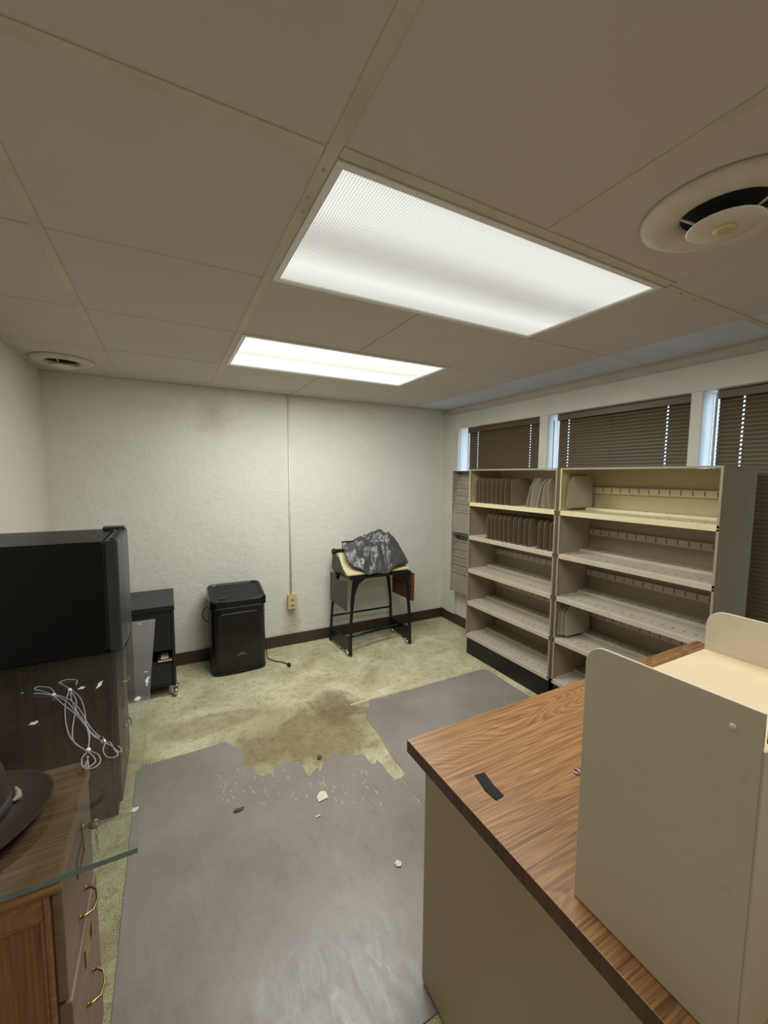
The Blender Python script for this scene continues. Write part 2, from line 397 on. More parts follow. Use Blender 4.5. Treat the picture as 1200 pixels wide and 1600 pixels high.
# ceiling : slab, individually laid tiles, cover strips
G = .6096; X0, Y0 = .325, .857
ceil = struct(box(XL-.12, XR+.16, YN-.1, YB+.12, H+.05, H+.17).build('ceiling', 'dark_gap'))
us = [XL]+[X0+G*k for k in (-1, 0, 1, 2, 3)]+[XR]
vsn = [YN]+[Y0+G*k for k in (-4, -3, -2, -1, 0, 1, 2, 3, 4)]+[YB]
vsn = [v for v in vsn if v >= YN-1e-6]
cache = {}
def tile_mesh(w, d, mt):
    key = (round(w, 3), round(d, 3), mt)
    if key in cache: return cache[key]
    e = .0022; m = MB()
    a, b = w/2-e, d/2-e; c = .003
    vs = [(-a, -b, .014), (a, -b, .014), (a, b, .014), (-a, b, .014), (-a, -b, c), (a, -b, c), (a, b, c), (-a, b, c), (-a+c, -b+c, 0), (a-c, -b+c, 0), (a-c, b-c, 0), (-a+c, b-c, 0)]
    fs = [(0, 1, 2, 3), (8, 11, 10, 9)]
    for k in range(4):
        j = (k+1) % 4; fs += [(k, 4+k, 4+j, j), (4+k, 8+k, 8+j, 4+j)]
    m.add(vs, fs); o = m.build('ceiling_tile', mt, ceil); C.objects.unlink(o); cache[key] = o.data; bpy.data.objects.remove(o)
    for v in cache[key].vertices: pass
    return cache[key]
def is_fixture(i, j):
    x = (us[i]+us[i+1])/2; y = (vsn[j]+vsn[j+1])/2
    return X0 < x < X0+2*G and (Y0 < y < Y0+G or Y0-2*G < y < Y0-G or Y0+2*G < y < Y0+3*G)
for i in range(len(us)-1):
    for j in range(len(vsn)-1):
        if is_fixture(i, j): continue
        w_, d_ = us[i+1]-us[i], vsn[j+1]-vsn[j]
        me = tile_mesh(w_, d_, 'ceiling_tile_pale_daylit' if i == len(us)-2 else 'ceiling_tile')
        o = bpy.data.objects.new('ceiling_tile', me); C.objects.link(o); o.parent = ceil
        o.location = ((us[i]+us[i+1])/2, (vsn[j]+vsn[j+1])/2, H+random.uniform(0, .0012))
def strip(x0, x1, y0, y1, wv=.0): box(x0, x1, y0, y1, H-.0025, H+.001).build('cover_strip', 'strip', ceil, .0008, 1)
strip(X0-.017, X0+.013, YN, YB-.03); strip(X0-G-.016, X0-G+.014, YN, YB-.03)
strip(X0+.014, X0+2*G+.012, Y0-.034, Y0-.004); strip(XL+.03, X0-G-.018, Y0-.018, Y0+.014); strip(X0-G+.016, X0-.019, Y0-.018, Y0+.014)
strip(X0+2*G+.014, X0+3*G, Y0-.016, Y0+.010); strip(X0+3*G+.002, XR-.03, Y0-.016, Y0+.010)
strip(X0+G-.012, X0+G+.016, YN, Y0-.036)
strip(X0+.014, X0+2*G, Y0+2*G-.012, Y0+2*G-.004)
# wall angle around the ceiling
m = MB(); m.box(XL, XR, YB-.026, YB, H-.004, H+.012); m.build('wall_angle', 'strip', ceil, .001, 1)
m = MB(); m.box(XL, XL+.026, YN, YB-.026, H-.004, H+.012); m.build('wall_angle', 'strip', ceil, .001, 1)
m = MB(); m.box(XR-.022, XR, YN, YB-.026, H-.004, H+.012); m.build('wall_angle', 'strip', ceil, .001, 1)
for (x, y, s_) in ((.322, .90, .004), (.318, 1.0, .003), (.326, 1.06, .003), (X0+2*G+.004, .84, .006), (X0+2*G+.1, .852, .003), (X0+2*G+.2, .856, .004)):
    MB().lathe([(s_*.3, 0), (s_, -.002), (s_*.5, -.005)], (x, y, H-.003), n=8).build('plaster_crumb', 'ivory', ceil)

# ------------------------------------------------------------------ fluorescent fixtures
lens('lens_near', Y0, Y0+G, [(0, .86), (.10, 1.05), (.28, 1.02), (.44, .66), (.52, .60), (.62, .78), (.76, 1.12), (.88, .92), (1, .72)], .84, .34)
lens('lens_far', Y0+2*G, Y0+3*G, [(0, .95), (.2, 1.15), (.42, 1.0), (.52, .86), (.66, 1.25), (.85, 1.15), (1, .95)], 1.0, .08)
def fixture(y0, lensmat, label, watts):
    x0, x1, y1 = X0+.014, X0+2*G-.004, y0+G-.006
    t = thing('ceiling_light', ((x0+x1)/2, (y0+y1)/2, H), label, 'ceiling light', 'fluorescent ceiling lights')
    m = MB(); b = .020; z0, z1 = H-.006, H+.012
    m.box(x0, x1, y0, y0+b, z0, z1).box(x0, x1, y1-b, y1, z0, z1).box(x0, x0+b, y0+b, y1-b, z0, z1).box(x1-b, x1, y0+b, y1-b, z0, z1)
    m.build('frame', 'fixture_white', t, .002)
    m = MB(); m.box(x0+b, x1-b, y0+b, y1-b, H+.001, H+.004); m.build('lens', lensmat, t)
    m = MB(); m.box(x0+.002, x1-.002, y0+.002, y1-.002, H+.013, H+.045); m.build('housing', 'fixture_white', t)
    L = bpy.data.lights.new('lamp', 'AREA'); L.shape = 'RECTANGLE'; L.size = x1-x0-.06; L.size_y = y1-y0-.06
    L.energy = watts; L.color = (.985, .995, .95)
    o = bpy.data.objects.new('lamp', L); C.objects.link(o); o.parent = t; o.location = (0, 0, -.008)
    return t
fixture(Y0, 'lens_near', 'large fluorescent ceiling light with dimpled lens, nearest, in the middle of the ceiling', LAMP_NEAR)
fixture(Y0-2*G, 'lens_near', 'added fluorescent ceiling light, unseen behind the viewpoint, brightening the near end of the room', LAMP_REAR_FILL)  # extra fixture put in to brighten the near objects
fixture(Y0+2*G, 'lens_far', 'smaller-looking fluorescent ceiling light farther back, close to the white back wall', LAMP_FAR)

# ------------------------------------------------------------------ round ceiling registers
def register(cx, cy, R, label, plug):
    t = thing('air_diffuser', (cx, cy, H), label, 'vent', 'round ceiling vents')
    prof = [(R*.50, -.001), (R*.51, -.008), (R*.55, -.015), (R*.64, -.020), (R*.78, -.022), (R*.90, -.019), (R*.975, -.010), (R, -.001), (R*.98, 0)]
    m = MB(); n = 48; vs = []; fs = []
    for (r, h) in prof:
        for k in range(n): a = 2*PI*k/n; vs.append((cx+r*math.cos(a), cy+r*math.sin(a), H+h))
    for i in range(len(prof)-1):
        for k in range(n): fs.append((i*n+k, i*n+(k+1) % n, (i+1)*n+(k+1) % n, (i+1)*n+k))
    m.add(vs, fs, 0, True); m.build('outer_ring', 'register', t)
    MB().lathe([(R*.60, -.001), (R*.60, -.003)], (cx, cy, H), n=40).build('duct_opening', 'duct_black', t)
    MB().lathe([(R*.30, -.034), (R*.41, -.037), (R*.43, -.040), (R*.41, -.043), (R*.10, -.046)], (cx, cy, H), n=40).build('centre_disc', 'register', t)
    if plug: MB().lathe([(.022, -.044), (.024, -.049), (.014, -.052)], (cx, cy, H), n=20).build('centre_cap', 'yellow_plug', t)
    for a in (.4, 2.5, 4.6):
        MB().tube([(cx+R*.3*math.cos(a), cy+R*.3*math.sin(a), H-.036), (cx+R*.56*math.cos(a), cy+R*.56*math.sin(a), H-.016)], .003, 6).build('bracket', 'register', t)
register(1.24, .553, .183, 'round cream ceiling vent at the right, near, with yellow centre cap', True)
register(-.515, 3.05, .156, 'round cream ceiling vent in the far left corner above the fridge', False)

# ------------------------------------------------------------------ outlet and conduit
t = thing('electrical_conduit', (.914, YB, .46), 'thin white conduit running down the back wall to the outlet', 'conduit')
MB().tube([(.914, YB-.008, .458), (.914, YB-.008, H-.004)], .008, 8).build('pipe', 'conduit_white', t)
for z in (1.95, 1.25, .62): MB().box(.902, .926, YB-.012, YB, z, z+.012).build('clamp', 'conduit_white', t, .002)
t = thing('wall_outlet', (.918, YB, .39), 'ivory duplex power outlet on the back wall beneath the conduit', 'outlet')
box(.883, .953, YB-.038, YB, .333, .447).build('surface_box', 'ivory', t, .003)
box(.880, .956, YB-.044, YB-.038, .330, .456).build('cover_plate', 'ivory', t, .002)
for z in (.368, .417):
    r_ = MB().lathe([(.001, 0), (.016, 0), (.016, -.003), (.001, -.003)], (.918, YB-.044, z), 'Y', 16).build('socket', 'ivory', t)
    m = MB()
    for dx in (-.006, .006): m.box(.918+dx-.0012, .918+dx+.0012, YB-.0478, YB-.0468, z-.001, z+.007)
    m.box(.9155, .9205, YB-.0478, YB-.0468, z-.010, z-.006); m.build('slots', 'slot_dark', r_)

# ------------------------------------------------------------------ blinds
XBL = XR+.045
def yx(px, py): # Y on blind plane for a photo pixel
    d = _R*((px-600)/F_) - _U*((py-800)/F_) + _f
    return d.y*XBL/d.x
def blind(a, b, holes, wand, bottom, label, thin=None):
    t = thing('window_blind', (XBL, (a+b)/2, HEAD), label, 'blind', 'venetian blinds')
    box(XBL-.022, XBL+.02, a, b, HEAD-.045, HEAD-.002).build('headrail', 'blind_rail', t, .003)
    pitch = .0215; z = HEAD-.050; w = .0255; ang = math.radians(68)
    ys = [a+.004]
    for h in sorted(holes): ys += [h-.0035, h+.0035]
    ys.append(b-.004)
    prof = []
    for i, q in enumerate((-.5, -.21, .21, .5)):
        u = q*w; bow = .0022*(1-4*q*q)
        # tilt about Y : room-side edge down
        prof.append((-(u*math.cos(ang))-bow*math.sin(ang), -u*math.sin(ang)+bow*math.cos(ang)))
    m = MB(); vs = [(XBL+p[0], y, z+p[1]) for p in prof for y in ys]; n = len(ys); fs = []
    for i in range(3):
        for j in range(n-1):
            if i == 1 and j % 2 == 1: continue
            fs.append((i*n+j, i*n+j+1, (i+1)*n+j+1, (i+1)*n+j))
    m.add(vs, fs, 0, False); s0 = m.build('slat', 'blind_brown', t, fixn=False)
    k = 1
    while z-k*pitch > bottom+.02:
        c = s0.copy(); C.objects.link(c); c.location = (0, 0, -k*pitch); k += 1
        c.rotation_euler = (0, random.uniform(-.03, .03)*0, random.uniform(-.0005, .0005))
    box(XBL-.012, XBL+.012, a, b, bottom-.012, bottom+.004).build('bottom_rail', 'blind_rail', t, .003)
    for h in holes: MB().tube([(XBL-.001, h, HEAD-.05), (XBL-.001, h, bottom)], .0009, 5).build('lift_cord', 'blind_rail', t)
    if wand is not None: MB().tube([(XBL-.03, wand, HEAD-.045), (XBL-.03, wand, HEAD-.65)], .0042, 6).build('tilt_wand', 'wand_grey', t)
    if thin is not None: MB().tube([(XBL-.024, thin, HEAD-.05), (XBL-.024, thin, HEAD-1.0)], .0013, 5).build('pull_cord', 'blind_rail', t)
blind(2.235, 3.105, [yx(829, 690), yx(747, 700)], None, SILL+.02, 'brown slatted blind in the leftmost window, nearest the back corner', yx(784, 690))
blind(1.225, 2.095, [yx(1042, 675), yx(889, 675)], yx(869, 690), SILL+.02, 'brown slatted blind in the middle window, between the two white mullions', yx(957.7, 680))
blind(.18, 1.108, [yx(1159.6, 675), .33], yx(1121, 680), SILL+.02, 'brown slatted blind at the right edge, behind the end of the shelving')

# ------------------------------------------------------------------ wall file rack
t = thing('wall_file_rack', (2.48, 3.15, .32), 'tall grey metal wall rack with two banks of file pockets, left of the shelving', 'file rack')
def ray_z(x, y, X):
    d = _R*((x-600)/F_) - _U*((y-800)/F_) + _f
    return HC+d.z*X/d.x
xb, xf = 2.494, 2.402; y1 = plane_y(705.5, 830, xf); y0 = y1-.33
zr0, zrm, zr1 = ray_z(705, 922, xf), ray_z(705, 832, xf), ray_z(705, 736, xf)
for (z0, z1) in ((zr0, zrm-.001), (zrm+.001, zr1)):
    m = MB(); h_ = z1-z0
    m.box(xf, xb, y1-.004, y1, z0, z1).box(xf, xb, y0, y0+.004, z0, z1).box(xf, xb, y0+.004, y1-.004, z1-.003, z1)  # top plate lengthened to the front edge so it shades the cavity
    m.box(xb-.003, xb, y0+.004, y1-.004, z0, z1-.003); m.prism([(xf, z0+.020), (xb, z0+.004), (xb, z0), (xf, z0+.012)], 'Y', y0+.004, y1-.004)
    m.build('rack_frame', 'grey_rack', t)
    for k, fr_ in enumerate((.12, .25, .37, .50, .635)):
        zt_ = z1-h_*fr_; zb = z0+.018 if k == 4 else zt_-.10
        x1 = xb-.036-.0130*k
        p = [(x1-.013, zt_-.010), (x1-.013, zt_), (x1-.010, zt_+.003), (x1, zt_-.002), (x1+.004, zb), (x1+.002, zb), (x1-.003, zt_-.008)]
        if k == 4: p = [(x1-.013, zt_-.010), (x1-.013, zt_), (x1-.010, zt_+.003), (x1, zt_-.002), (xf+.008, zb), (xf+.006, zb), (x1-.003, zt_-.008)]
        MB().prism(p, 'Y', y0+.005, y1-.005).build('pocket', 'grey_rack', t)

# ------------------------------------------------------------------ steel shelving
XF, XK = 2.165, 2.488
def shelving(y0, y1, label):
    t = thing('shelving_unit', ((XF+XK)/2, (y0+y1)/2, 0), label, 'shelving', 'steel shelving against the windows')
    zs = [.155+.2735*k for k in range(6)]
    zs[5] = 1.530
    box(XF+.012, XF+.02, y0+.006, y1-.006, 0, .155).build('kick_plate', 'kick_black', t)
    MB().box(XF+.03, XK, y0+.01, y0+.014, 0, .150).box(XF+.03, XK, y1-.014, y1-.01, 0, .150).box(XK-.006, XK-.002, y0+.015, y1-.015, 0, .150).build('base_frame', 'kick_black', t)
    for k in range(5):
        z0, z1 = zs[k], zs[k+1]-.0015
        for (a, b) in ((y0, y0+.0018), (y1-.0018, y1)):
            m = MB().box(XF, XK, a, b, z0, z1)
            ya = (a-.0, a+.012) if a == y0 else (b-.012, b)
            m.box(XF, XF+.0018, ya[0], ya[1], z0, z1)
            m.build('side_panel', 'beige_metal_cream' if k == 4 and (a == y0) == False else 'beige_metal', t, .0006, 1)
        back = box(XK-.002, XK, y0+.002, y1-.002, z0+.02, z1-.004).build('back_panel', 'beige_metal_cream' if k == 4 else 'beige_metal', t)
        # slotted hanging rail on the back
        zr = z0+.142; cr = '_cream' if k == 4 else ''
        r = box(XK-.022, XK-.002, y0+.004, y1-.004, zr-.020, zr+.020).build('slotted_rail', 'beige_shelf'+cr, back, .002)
        m = MB(); n = 15
        for q in range(n):
            yy = y0+.03+(y1-y0-.06)*q/(n-1); m.box(XK-.0228, XK-.0218, yy-.0018, yy+.0018, zr-.012, zr+.016)
        m.build('rail_slots', 'slot_dark', back)['kind'] = 'stuff'
        # shelf pan: front lip, flat, raised rear ledge
        p = [(XF, z0-.012), (XF, z0+.014), (XF+.004, z0+.017), (XF+.213, z0+.017), (XF+.215, z0+.032), (XK-.004, z0+.032), (XK-.004, z0+.028), (XF+.219, z0+.028), (XF+.219, z0+.013), (XF+.006, z0+.013), (XF+.004, z0-.012)]
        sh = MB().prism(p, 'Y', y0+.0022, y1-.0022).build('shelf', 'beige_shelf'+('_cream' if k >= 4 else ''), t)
        m = MB()
        for q in range(16):
            yy = y0+.035+(y1-y0-.07)*q/15
            m.box(XF+.055, XF+.078, yy-.0018, yy+.0018, z0+.0165, z0+.0175)
            m.box(XF+.225, XF+.250, yy-.0018, yy+.0018, z0+.0315, z0+.0325)
        m.build('shelf_slots', 'slot_dark', sh)['kind'] = 'stuff'
    box(XF, XK, y0+.002, y1-.002, 1.5285, 1.5305).build('top_panel', 'beige_metal', t)
    box(XF, XF+.002, y0+.012, y1-.012, 1.520, 1.5285).build('top_lip', 'beige_metal', t)
    return t
sl = shelving(1.767, 2.612, 'five-tier beige steel shelving unit with black kick plate, left of the pair')
sr = shelving(.897, 1.745, 'five-tier beige steel shelving unit, right of the pair, partly behind the desk')
for (y, z, par) in ((2.40, .973, sl), (1.68, .973, sr)):
    box(XF-.0006, XF, y-.045, y+.03, z-.006, z+.008).build('shelf_label', 'tape_yellow', par)
# dividers
def plate_pts(w, h, kind):
    if kind == 'round': return rrect(0, w, 0, h, .035, 5, (0, 0, 0, 1))
    c = .055  # chamfered top corners, narrower top
    return [(0, .012), (.012, 0), (w-.012, 0), (w, .012), (w, h-c), (w-.028, h), (c, h), (.014, h-c)]
def divider(kind, mt, label, group, w=.215, h=.195, base=True):
    t = thing('shelf_divider', (0, 0, 0), label, 'divider', group)
    MB().prism(plate_pts(w, h, kind), 'Y', -.0012, .0012).build('plate', mt, t)
    if base: MB().box(.0, w, .0012, .022, 0, .003).build('base_flange', 'divider_base', t)
    return t
zt = .155+.2735*4+.0172; z2 = .155+.2735*3+.0172; z3 = .155+.2735*1+.0172
ORD = ['leftmost', '2nd from left', '3rd from left', '4th from left', '5th from left', '6th from left', '7th from left', '8th from left', '9th from left', '5th from right', '4th from right', '3rd from right', '2nd from right', 'rightmost']
g1 = 'brown upright dividers on the top left shelf'
d0 = divider('round', 'divider_brown', '', g1, .18, .195)
for k, px in enumerate((743.4, 747.5, 753, 760, 766.6, 774, 781, 788)):
    lb = 'brown rounded divider, %s in the top left shelf row' % ORD[k]; lc = (XF+.025, plane_y(px, 790, XF+.025), zt)
    if k == 0: d0.location = lc; d0['label'] = lb
    else: copy_tree(d0, lc, None, lb, g1)
d1 = divider('round', 'divider_brown', 'brown divider showing its full face, ending the upright top left shelf row', g1, .185, .195)
d1.location = (XF+.018, plane_y(798, 790, XF+.018), zt+.0005)
g2 = 'grey chamfered dividers leaning on the top left shelf'
dg = divider('cham', 'divider_grey', '', g2, .18, .20, False)
lean = [(2.035, .16, .10, 'grey chamfered plate, leftmost of the tangled group, top left shelf'),
        (2.00, .05, -.14, 'grey chamfered plate, 2nd from left of the tangled group, top left shelf'),
        (1.945, .15, .12, 'grey chamfered plate in the middle of the tangled group on the top left shelf'),
        (1.905, .03, -.10, 'grey chamfered plate, second from right of the tangled group, top left shelf'),
        (1.845, -.16, .05, 'grey chamfered plate, rightmost on the top left shelf, its full face showing')]
for k, (y, rx, rz, lb) in enumerate(lean):
    if k == 0: dg.location = (XF+.025, y, zt+.0015); dg.rotation_euler = (rx, 0, rz); dg['label'] = lb
    else: copy_tree(dg, (XF+.025, y, zt+.0015), (rx, 0, rz), lb)
g3 = 'brown upright dividers on the second left shelf'
for k, px in enumerate((760.5, 765.9, 772, 779, 786, 793, 801.5, 809, 818, 826, 840.5, 849.5, 859)):
    o_ = ORD[k] if k < 8 else ORD[k+1]
    copy_tree(d0, (XF+.025, plane_y(px, 840, XF+.025), z2), None, 'brown rounded divider, %s in the left unit second shelf row' % o_, g3)
g4 = 'grey chamfered plates at the left end of the right unit'
dw = divider('cham', 'divider_grey', 'single grey chamfered plate standing at the left end of the top right shelf', g4, .235, .20, False)
dw.location = (XF+.030, 1.712, zt+.0165); dw.rotation_euler = (-.05, 0, -.03)
copy_tree(dw, (XF+.018, 1.730, z3+.0165), (-.02, 0, -.01), 'grey chamfered plate, rearmost of three on the fourth right shelf', g4)
copy_tree(dw, (XF+.026, 1.712, z3+.0165), (-.04, 0, -.02), 'grey chamfered plate, middle one of three on the fourth right shelf', g4)
copy_tree(dw, (XF+.040, 1.690, z3+.0165), (-.07, 0, -.03), 'grey chamfered plate, front one of three on the fourth right shelf', g4)

# ------------------------------------------------------------------ floor mats and litter
def ragged(pts, amp=.004, step=.012):
    out = []
    for i in range(len(pts)-1):
        a, b = Vector(pts[i]), Vector(pts[i+1]); n = max(1, int((b-a).length/step))
        for k in range(n):
            p = a.lerp(b, k/n); out.append((p.x+random.uniform(-amp, amp)*(k > 0), p.y+random.uniform(-amp, amp)*(k > 0)))
    out.append(tuple(pts[-1])); return out
FA = [floor_at(340+x/8, 1140+y/8, .003) for x, y in ((110,150),(150,185),(215,215),(270,235),(295,290),(318,330),(320,410),(355,430),(365,470),(400,475),(440,500),(490,550),(540,580),(580,575),(625,540),(690,550),(710,545),(715,500),(740,465),(790,460),(800,410),(830,390),(860,405),(890,430),(920,400),(1000,395),(1020,400),(1050,450),(1080,500),(1120,560))]
FA += [floor_at(480+x/6.316, 1080+y/6.316, .003) for x, y in ((0,830),(40,835),(70,780),(110,745),(125,805),(150,740),(180,670),(240,640),(255,570),(300,610),(400,660),(405,590),(470,635),(540,615),(580,650),(640,720),(680,715),(680,680),(740,720),(790,800),(845,850),(850,885),(920,855),(1150,1150))]
FB = [floor_at(480+x/6.316, 1080+y/6.316, .003) for x, y in ((1156,1146),(928,848),(950,830),(960,810),(940,770),(880,700),(820,620),(770,540),(740,470),(680,390),(630,320),(580,260),(585,220),(550,170),(600,155),(630,150),(600,97))]
lft = [floor_at(*p, .003) for p in ((300,1175),(235,1193),(222,1198),(214,1206),(212,1216))]
bl = floor_at(714, 1559, .003); bl2 = floor_at(660, 1600, .003); sl_ = ((bl2[1]-bl[1])/(bl2[0]-bl[0]))
poly = [lft[4], lft[3], lft[2], lft[1], lft[0]]+ragged(FA, .0018, .010)
e = floor_at(662, 1262, .003); dirx = Vector((e[0], e[1]))-Vector(floor_at(632, 1216, .003)); e2 = Vector(e)+dirx*2.5
poly += [(e2.x, e2.y), (1.55, e2.y-.1), (1.55, bl[1]+(1.55-bl[0])*sl_), bl, bl2, (lft[4][0]-.02, .75)]
poly[-1] = (lft[4][0], bl2[1]+(lft[4][0]-bl2[0])*sl_)
o = MB().prism(poly, 'Z', .0008, .0035, 0).build('floor_mat', 'floor_mat', None, loc=(0.4, 1.4, 0))
tag(o, 'large worn grey vinyl floor mat with torn upper edge, filling the lower middle floor', 'mat', 'grey vinyl mats on the carpet')
tr_ = floor_at(752, 1046, .003); tr2 = floor_at(762, 1047, .003); tr3 = floor_at(822, 1085, .003)
poly = ragged([tuple(e2)]+FB, .003)+[tr_, tr2, tr3, (tr3[0]+.03, 1.05), (e2.x+.4, e2.y)]
poly = ragged(FB, .0015)+[tr_, tr2, tr3, (tr3[0]-.03, 1.3), (e2.x+.02, e2.y+.002)]
o = MB().prism(poly, 'Z', .0008, .0035, 0).build('floor_mat', 'floor_mat', None, loc=(1.4, 2.0, 0))
tag(o, 'smaller grey vinyl mat between the carpet gap, the desk and the shelving', 'mat', 'grey vinyl mats on the carpet')
# carpet seam ridge beside the mat
a, b = floor_at(548, 1102), floor_at(672, 1064)
dv = (Vector(b)-Vector(a)); nv = Vector((-dv.y, dv.x)).normalized()*.006
tag(MB().prism([tuple(Vector(a)-nv), tuple(Vector(b)-nv), tuple(Vector(b)+nv), tuple(Vector(a)+nv)], 'Z', .0005, .003).build('carpet_seam_tape', 'seam', None, .001), 'pale strip of seam tape on the green carpet beside the smaller mat', 'tape')
# scratches/tears on the mat
k = 0
m = MB()
for _ in range(70):
    x = random.uniform(345, 600); y = random.uniform(1204, 1262)+max(0, (x-560)*.3); p = floor_at(x, y, .004); L_ = random.uniform(.012, .045); a = PI/2+random.uniform(-.5, .5)
    q = (p[0]+L_*math.cos(a), p[1]+L_*math.sin(a)); wv = Vector((math.sin(a), -math.cos(a)))*.0022
    c = ((p[0]+q[0])/2+wv.x*2.5, (p[1]+q[1])/2+wv.y*2.5)
    m.add([(p[0], p[1], .0037), (c[0]-wv.x, c[1]-wv.y, .0037), (q[0], q[1], .0037), (c[0]+wv.x, c[1]+wv.y, .0048)], [(0, 1, 3), (1, 2, 3), (0, 3, 2, 1)][:2])
tag(m.build('vinyl_curls', 'mat_underside', fixn=False), 'many tiny lifted slivers torn in the large grey mat below the gap', 'scraps', kind='stuff')
def scrap(name, x, y, size, mt, label, cat='litter', n=7, hgt=.004, st=1.0):
    p = floor_at(x, y, .004); m = MB(); ring = []
    for i in range(n):
        a = 2*PI*i/n; r = size*random.uniform(.65, 1.1); ring.append((p[0]+r*math.cos(a)*st, p[1]+r*math.sin(a)/st, .0042+random.uniform(0, hgt)))
    ring2 = [(a_+.0005, b_, c_+.0012) for a_, b_, c_ in ring]
    cen = (p[0], p[1], .0045); cen2 = (p[0], p[1], .0075)
    vs = ring+ring2+[cen, cen2]; fs = [(i, (i+1) % n, n+(i+1) % n, n+i) for i in range(n)]+[((i+1) % n, i, 2*n) for i in range(n)]+[(n+i, n+(i+1) % n, 2*n+1) for i in range(n)]
    m.add(vs, fs); o = m.build(name, mt, None, loc=(p[0], p[1], .0036)); return tag(o, label, cat)
scrap('paper_scrap', 503, 1245, .033, 'paper_scrap', 'larger crumpled white paper scrap on the middle of the grey mat', n=8)
scrap('paper_scrap', 622, 1351, .017, 'paper_scrap', 'small white paper scrap on the mat near the desk side', n=5)
scrap('dry_leaf', 373, 1266, .022, 'brown_leaf', 'small dry brown curled leaf lying on the grey mat', n=6, hgt=.008, st=1.6)
scrap('paper_scrap', 497, 1276, .010, 'paper_scrap', 'tiny pale sliver of paper on the mat just below the larger scrap', n=5, st=1.8)
scrap('carpet_tuft', 499, 1184, .014, 'brown_leaf', 'dark tuft of fluff at the torn edge of the mat', n=7, hgt=.008)

# ------------------------------------------------------------------ black rolling cart
t = thing('rolling_cart', (-.15, 3.17, 0), 'low black cabinet cart with flat top and chrome caster, beside the fridge', 'cart')
cx0, cx1, cy0, cy1 = -.36, .012, 2.95, 3.40
box(cx0-.003, cx1+.003, cy0-.006, cy1, .592, .622).build('top', 'cart_black', t, .003)
m = MB(); m.box(cx0, cx0+.018, cy0+.01, cy1, .075, .592).box(cx1-.018, cx1, cy0+.002, cy1, .075, .592).box(cx0+.018, cx1-.018, cy1-.006, cy1, .075, .592)
m.build('side_panels', 'cart_black', t, .002)
box(cx0+.018, cx1-.018, cy0+.014, cy1-.006, .075, .093).build('bottom_panel', 'cart_inner', t, .002)
box(cx0+.018, cx1-.018, cy0+.014, cy1-.006, .235, .250).build('shelf', 'cart_inner', t, .002)
box(cx0+.004, cx1-.020, cy0+.002, cy0+.016, .325, .565).build('door', 'cart_black', t, .002)
box(cx0+.02, cx1-.02, cy0+.004, cy0+.012, .565, .592).build('top_rail', 'cart_inner', t)
def caster(parent, x, y, top, r=.024, mt='chrome', name='caster'):
    m = MB(); m.lathe([(.004, 0), (r*.75, .002), (r*.95, .008), (r, .016), (r*.82, .024), (.004, .026)], (x-.013, y, r), 'X', 18)
    m.tube([(x, y, r), (x, y+.012, r*1.7), (x, y+.014, top)], [r*.3, r*.5, r*.28], 8)
    m.lathe([(.004, -.004), (r*.8, 0), (r*.5, .006)], (x, y+.014, top-.006), 'Z', 14)
    return m.build(name, mt, parent)
box(cx0+.02, cx1-.020, cy0+.012, cy0+.020, .094, .234).build('lower_panel', 'cart_black', t, .002)
for x, y in ((cx1-.006, cy0+.012), (cx0+.02, cy0+.012), (cx1-.01, cy1-.04), (cx0+.02, cy1-.04)): caster(t, x, y, .075, .029)
m = thing('paper_stack', (-.03, 3.0, .2501), 'small stack of white and reddish papers on the open shelf of the black cart', 'papers')
box(-.09, -.010, 2.955, 3.07, .2501, .256).build('paper', 'paper_scrap', m); box(-.085, -.016, 2.958, 3.06, .256, .263).build('paper', 'leaf_red', m)
box(-.075, -.030, 2.965, 3.05, .263, .272).build('paper', 'paper_scrap', m)

# ------------------------------------------------------------------ shredder
t = thing('paper_shredder', (.44, 3.22, 0), 'tall black plastic paper shredder with pull-out bin, against the back wall', 'shredder')
sx0, sx1, sy0, sy1 = .247, .632, 3.10, 3.37
fp = [(sx0+.02, sy0), (sx0+.06, sy0-.014), ((sx0+sx1)/2, sy0-.022), (sx1-.06, sy0-.014), (sx1-.02, sy0), (sx1, sy0+.03), (sx1, sy1), (sx0, sy1), (sx0, sy0+.03)]
MB().prism([(x*.985+.0066, y+.004) for x, y in fp], 'Z', .025, .505).build('bin_body', 'plastic_black', t, .006)
MB().prism(fp, 'Z', .012, .030).build('base_rim', 'plastic_black', t, .004)
for (x, y) in ((sx0+.04, sy0+.03), (sx1-.04, sy0+.03), (sx0+.04, sy1-.03), (sx1-.04, sy1-.03)): MB().lathe([(.012, 0), (.014, .012)], (x, y, 0), n=12).build('foot', 'rubber', t)
# sloping head
m = MB(); hp = [(sx0-.006, sy1-.035), (sx0+.004, sy1-.008), (sx0+.035, sy1+.004), (sx1-.035, sy1+.004), (sx1-.004, sy1-.008), (sx1+.006, sy1-.035), (sx1+.006, sy0+.02), (sx1-.03, sy0-.012), (sx1-.10, sy0-.022), (sx0+.10, sy0-.022), (sx0+.03, sy0-.012), (sx0-.006, sy0+.02)]
n = len(hp)
def ztop(y): return .562+(y-sy0)/(sy1-sy0)*.062
cenx, ceny = (sx0+sx1)/2, (sy0+sy1)/2
def sc(p, k): return (cenx+(p[0]-cenx)*k, ceny+(p[1]-ceny)*k)
rings = [[(p[0], p[1], .500) for p in hp], [(p[0], p[1], ztop(p[1])-.012) for p in hp], [(*sc(p, .975), ztop(p[1])) for p in hp], [(*sc(p, .86), ztop(p[1])+.001) for p in hp], [(*sc(p, .82), ztop(p[1])-.010) for p in hp]]
vs = [v for r in rings for v in r]; fs = [(i*n+k, i*n+(k+1) % n, (i+1)*n+(k+1) % n, (i+1)*n+k) for i in range(4) for k in range(n)]+[tuple(range(n))[::-1], tuple(range(4*n, 5*n))]
m.add(vs, fs); hd = m.build('shredder_head', 'gloss_black', t, .004)
